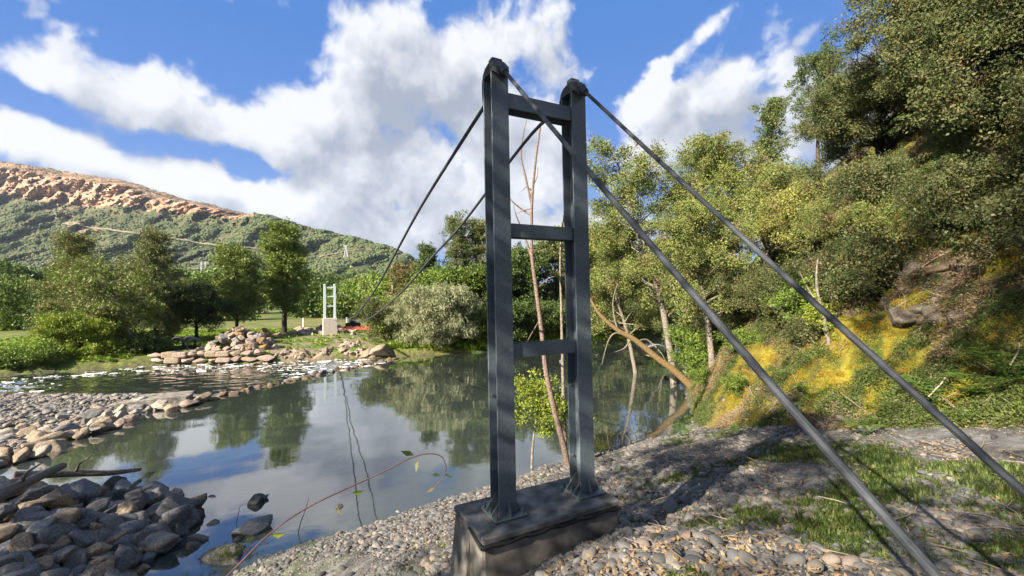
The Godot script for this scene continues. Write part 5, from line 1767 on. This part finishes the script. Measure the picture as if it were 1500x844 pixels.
	for x in [-2.4, 1.3]:
		for z in [-1.1, 1.1]:
			b = MB.new()
			b.box(Vector3(x - 0.05, 0, z - 0.05), Vector3(x + 0.05, ht - 0.352, z + 0.05))
			obj("leg", b.commit(), mat.lattice, shed)
	# long white building across the fields
	var bp := at(505, 440, 210.0)
	bp.y = height(bp.x, bp.z) - 0.2
	var hall := thing("farm_hall", "long low white hall with a pale tiled roof beyond the fields", "building", bp, -0.1)
	b = MB.new()
	b.box(Vector3(-9, 0, -4), Vector3(9, 8.3, 4), 0.1)
	obj("wall", b.commit(), mat.pale_wall, hall)
	b = MB.new()
	b.extrude([Vector2(-4.6, 8.302), Vector2(4.6, 8.302), Vector2(0, 10.2)], -9.4, 9.4)
	b.place(Transform3D(Basis(Vector3.UP, PI / 2), Vector3.ZERO), 0)
	obj("roof", b.commit(), mat.pale_concrete, hall)
	for x in [-7.0, -4.2, -1.4, 1.4, 4.2, 7.0]:
		b = MB.new()
		b.box(Vector3(x - 0.6, 5.2, 3.95), Vector3(x + 0.6, 6.8, 4.06), 0.03)
		obj("window", b.commit(), mat.dark_glass, hall)
	# power pylons
	for k in [[298, 383, 300.0, 412, "grey lattice power pylon standing on a white hut at the hill foot", true], [507, 359, 0.0, 373, "small lattice power pylon by the track on the hillside", false]]:
		var p: Vector3
		var dep: float = k[2]
		if k[5]:
			p = at(k[0], k[3], dep)
			p.y = height(p.x, p.z)
		else:
			p = hill_point(507, 0.60)
			dep = -p.z
		var hh := at(k[0], k[1], dep).y - p.y
		var o := thing("power_pylon", k[4], "pylon", p, 0.4, "power pylons")
		b = MB.new()
		var wd := hh * 0.16
		var th := maxf(0.12, dep * 0.0006)
		for s in [[-1, -1], [1, -1], [1, 1], [-1, 1]]:
			b.tube(PackedVector3Array([Vector3(s[0] * wd, -0.5, s[1] * wd), Vector3(s[0] * wd * 0.25, hh * 0.7, s[1] * wd * 0.25), Vector3(s[0] * wd * 0.2, hh, s[1] * wd * 0.2)]), radii(2, th, th), 4)
		for lv in 6:
			var w0 := wd * (1.0 - 0.75 * lv / 6.0)
			var w1 := wd * (1.0 - 0.75 * (lv + 1) / 6.0)
			var y0 := hh * 0.7 * lv / 6.0
			var y1 := hh * 0.7 * (lv + 1) / 6.0
			for z in [-1, 1]:
				b.tube(PackedVector3Array([Vector3(-w0, y0, w0 * z), Vector3(w1, y1, w1 * z)]), radii(1, th * 0.6, th * 0.6), 3)
				b.tube(PackedVector3Array([Vector3(w0, y0, w0 * z), Vector3(-w1, y1, w1 * z)]), radii(1, th * 0.6, th * 0.6), 3)
		obj("lattice_body", b.commit(), mat.lattice, o)
		for y in [0.74, 0.86, 0.97]:
			b = MB.new()
			b.tube(PackedVector3Array([Vector3(-wd * 1.3, hh * y, 0), Vector3(wd * 1.3, hh * y, 0)]), radii(1, th * 0.8, th * 0.8), 4)
			obj("cross_arm", b.commit(), mat.lattice, o)
	# ledges of bare rock on the slope
	var oc := on_ground(1345, 415)
	var out := thing("rock_outcrop", "layered bare brown rock ledges breaking out of the wooded slope", "rock outcrop", oc)
	for k in 44:
		var p := on_ground(rng.randf_range(1275, 1405), rng.randf_range(375, 465))
		var st := obj("ledge", rocks[k % rocks.size()], mat.slate if k % 3 else rock_mats.brown, out)
		st.transform = Transform3D(Basis(Vector3.BACK, 0.35 + rng.randfn() * 0.12) * Basis(Vector3.UP, 0.9 + rng.randfn() * 0.3).scaled(Vector3(0.9, 0.75, 0.7) * rng.randf_range(0.3, 0.75)), p - oc + Vector3(0.10, -0.10, 0.0))
	# ferns on the slope's foot
	for k in [[1190, 585, 0.45], [1380, 600, 0.6], [1440, 585, 0.55], [1000, 640, 0.4], [1150, 560, 0.4], [1265, 640, 0.35], [1480, 560, 0.6]]:
		var p := on_ground(k[0], k[1])
		var o := thing("fern", "green fern with arching fronds at the foot of the slope", "fern", p, rng.randf() * TAU, "ferns on the slope")
		for m in 9:
			b = MB.new()
			var a := TAU * m / 9.0 + rng.randf() * 0.3
			var dirv := Vector3(cos(a), 0, sin(a))
			var sd := Vector3(-dirv.z, 0, dirv.x)
			var L: float = k[2] * rng.randf_range(0.8, 1.1)
			for q in 11:
				var t := (q + 1) / 12.0
				var c0 := dirv * L * t + Vector3(0, L * 0.75 * sin(t * 2.1), 0)
				var g := rng.randf_range(0.85, 1.15)
				b.tint = Color(0.10 * g, 0.20 * g, 0.03)
				for s in [-1.0, 1.0]:
					leaf(b, c0, (sd * s + dirv * 0.45).normalized(), dirv, L * 0.34 * sin(PI * (0.12 + 0.86 * t)), L * 0.075, 0.1)
			obj("frond", b.commit(), mat.leaf, o)

# ------------------------------------------------------------------ scene
func _ready() -> void:
	rng.seed = 20240611
	noise.seed = 7
	noise.noise_type = FastNoiseLite.TYPE_SIMPLEX
	noise.frequency = 0.02
	noise.fractal_octaves = 4
	noise2.seed = 21
	noise2.noise_type = FastNoiseLite.TYPE_SIMPLEX
	noise2.frequency = 0.02
	noise2.fractal_octaves = 3
	# camera
	cam_t = Transform3D(Basis(Vector3.RIGHT, deg_to_rad(1.61)) * Basis(Vector3.BACK, deg_to_rad(-1.15)), Vector3(0, 4.6, 0))
	var cam := Camera3D.new()
	cam.name = "camera"
	cam.fov = rad_to_deg(2.0 * atan(422.0 / F))
	cam.near = 0.05
	cam.far = 9000.0
	add_child(cam)
	cam.transform = cam_t
	cam.current = true
	# sky and exposure
	var env := Environment.new()
	env.background_mode = Environment.BG_SKY
	env.sky = Sky.new()
	env.sky.sky_material = make_sky()
	env.background_energy_multiplier = 0.32
	env.tonemap_mode = Environment.TONE_MAPPER_LINEAR
	env.tonemap_exposure = 3.8
	env.fog_enabled = true
	env.fog_density = 0.00005
	env.fog_light_color = Color(0.80, 0.87, 0.97)
	env.sdfgi_enabled = true
	env.ssao_enabled = true
	env.ssil_enabled = true
	var we := WorldEnvironment.new()
	we.name = "world_environment"
	we.environment = env
	add_child(we)
	# sun
	var sun := DirectionalLight3D.new()
	sun.name = "sun"
	sun.light_energy = 1.6
	sun.light_color = Color(1.0, 0.945, 0.86)
	sun.light_angular_distance = 0.5
	sun.shadow_enabled = true
	add_child(sun)
	sun.look_at_from_position(sun_dir * 100.0, Vector3.ZERO)
	make_materials()
	make_rocks()
	make_sprays()
	make_land()
	for s in [[1090, 560, 0.7], [1075, 598, 0.6], [1185, 505, 0.9], [1150, 478, 0.8], [1265, 545, 0.8], [1230, 470, 0.8], [1310, 575, 0.35], [1320, 372, 0.9], [1270, 400, 0.7], [1110, 530, 0.5], [1050, 520, 0.4], [1060, 575, 0.6], [1130, 590, 0.5], [1205, 560, 0.5], [1290, 520, 0.5]]:
		var p := on_ground(s[0], s[1])
		moss_spots.append([p.x, p.z, s[2] * 1.15, 1.0])
	make_ground()
	make_hills()
	make_river()
	make_tower()
	make_cables()
	make_far_bridge()
	make_trees()
	make_trunks()
	make_stones()
	make_cobbles()
	make_ground_cover()
	make_details()
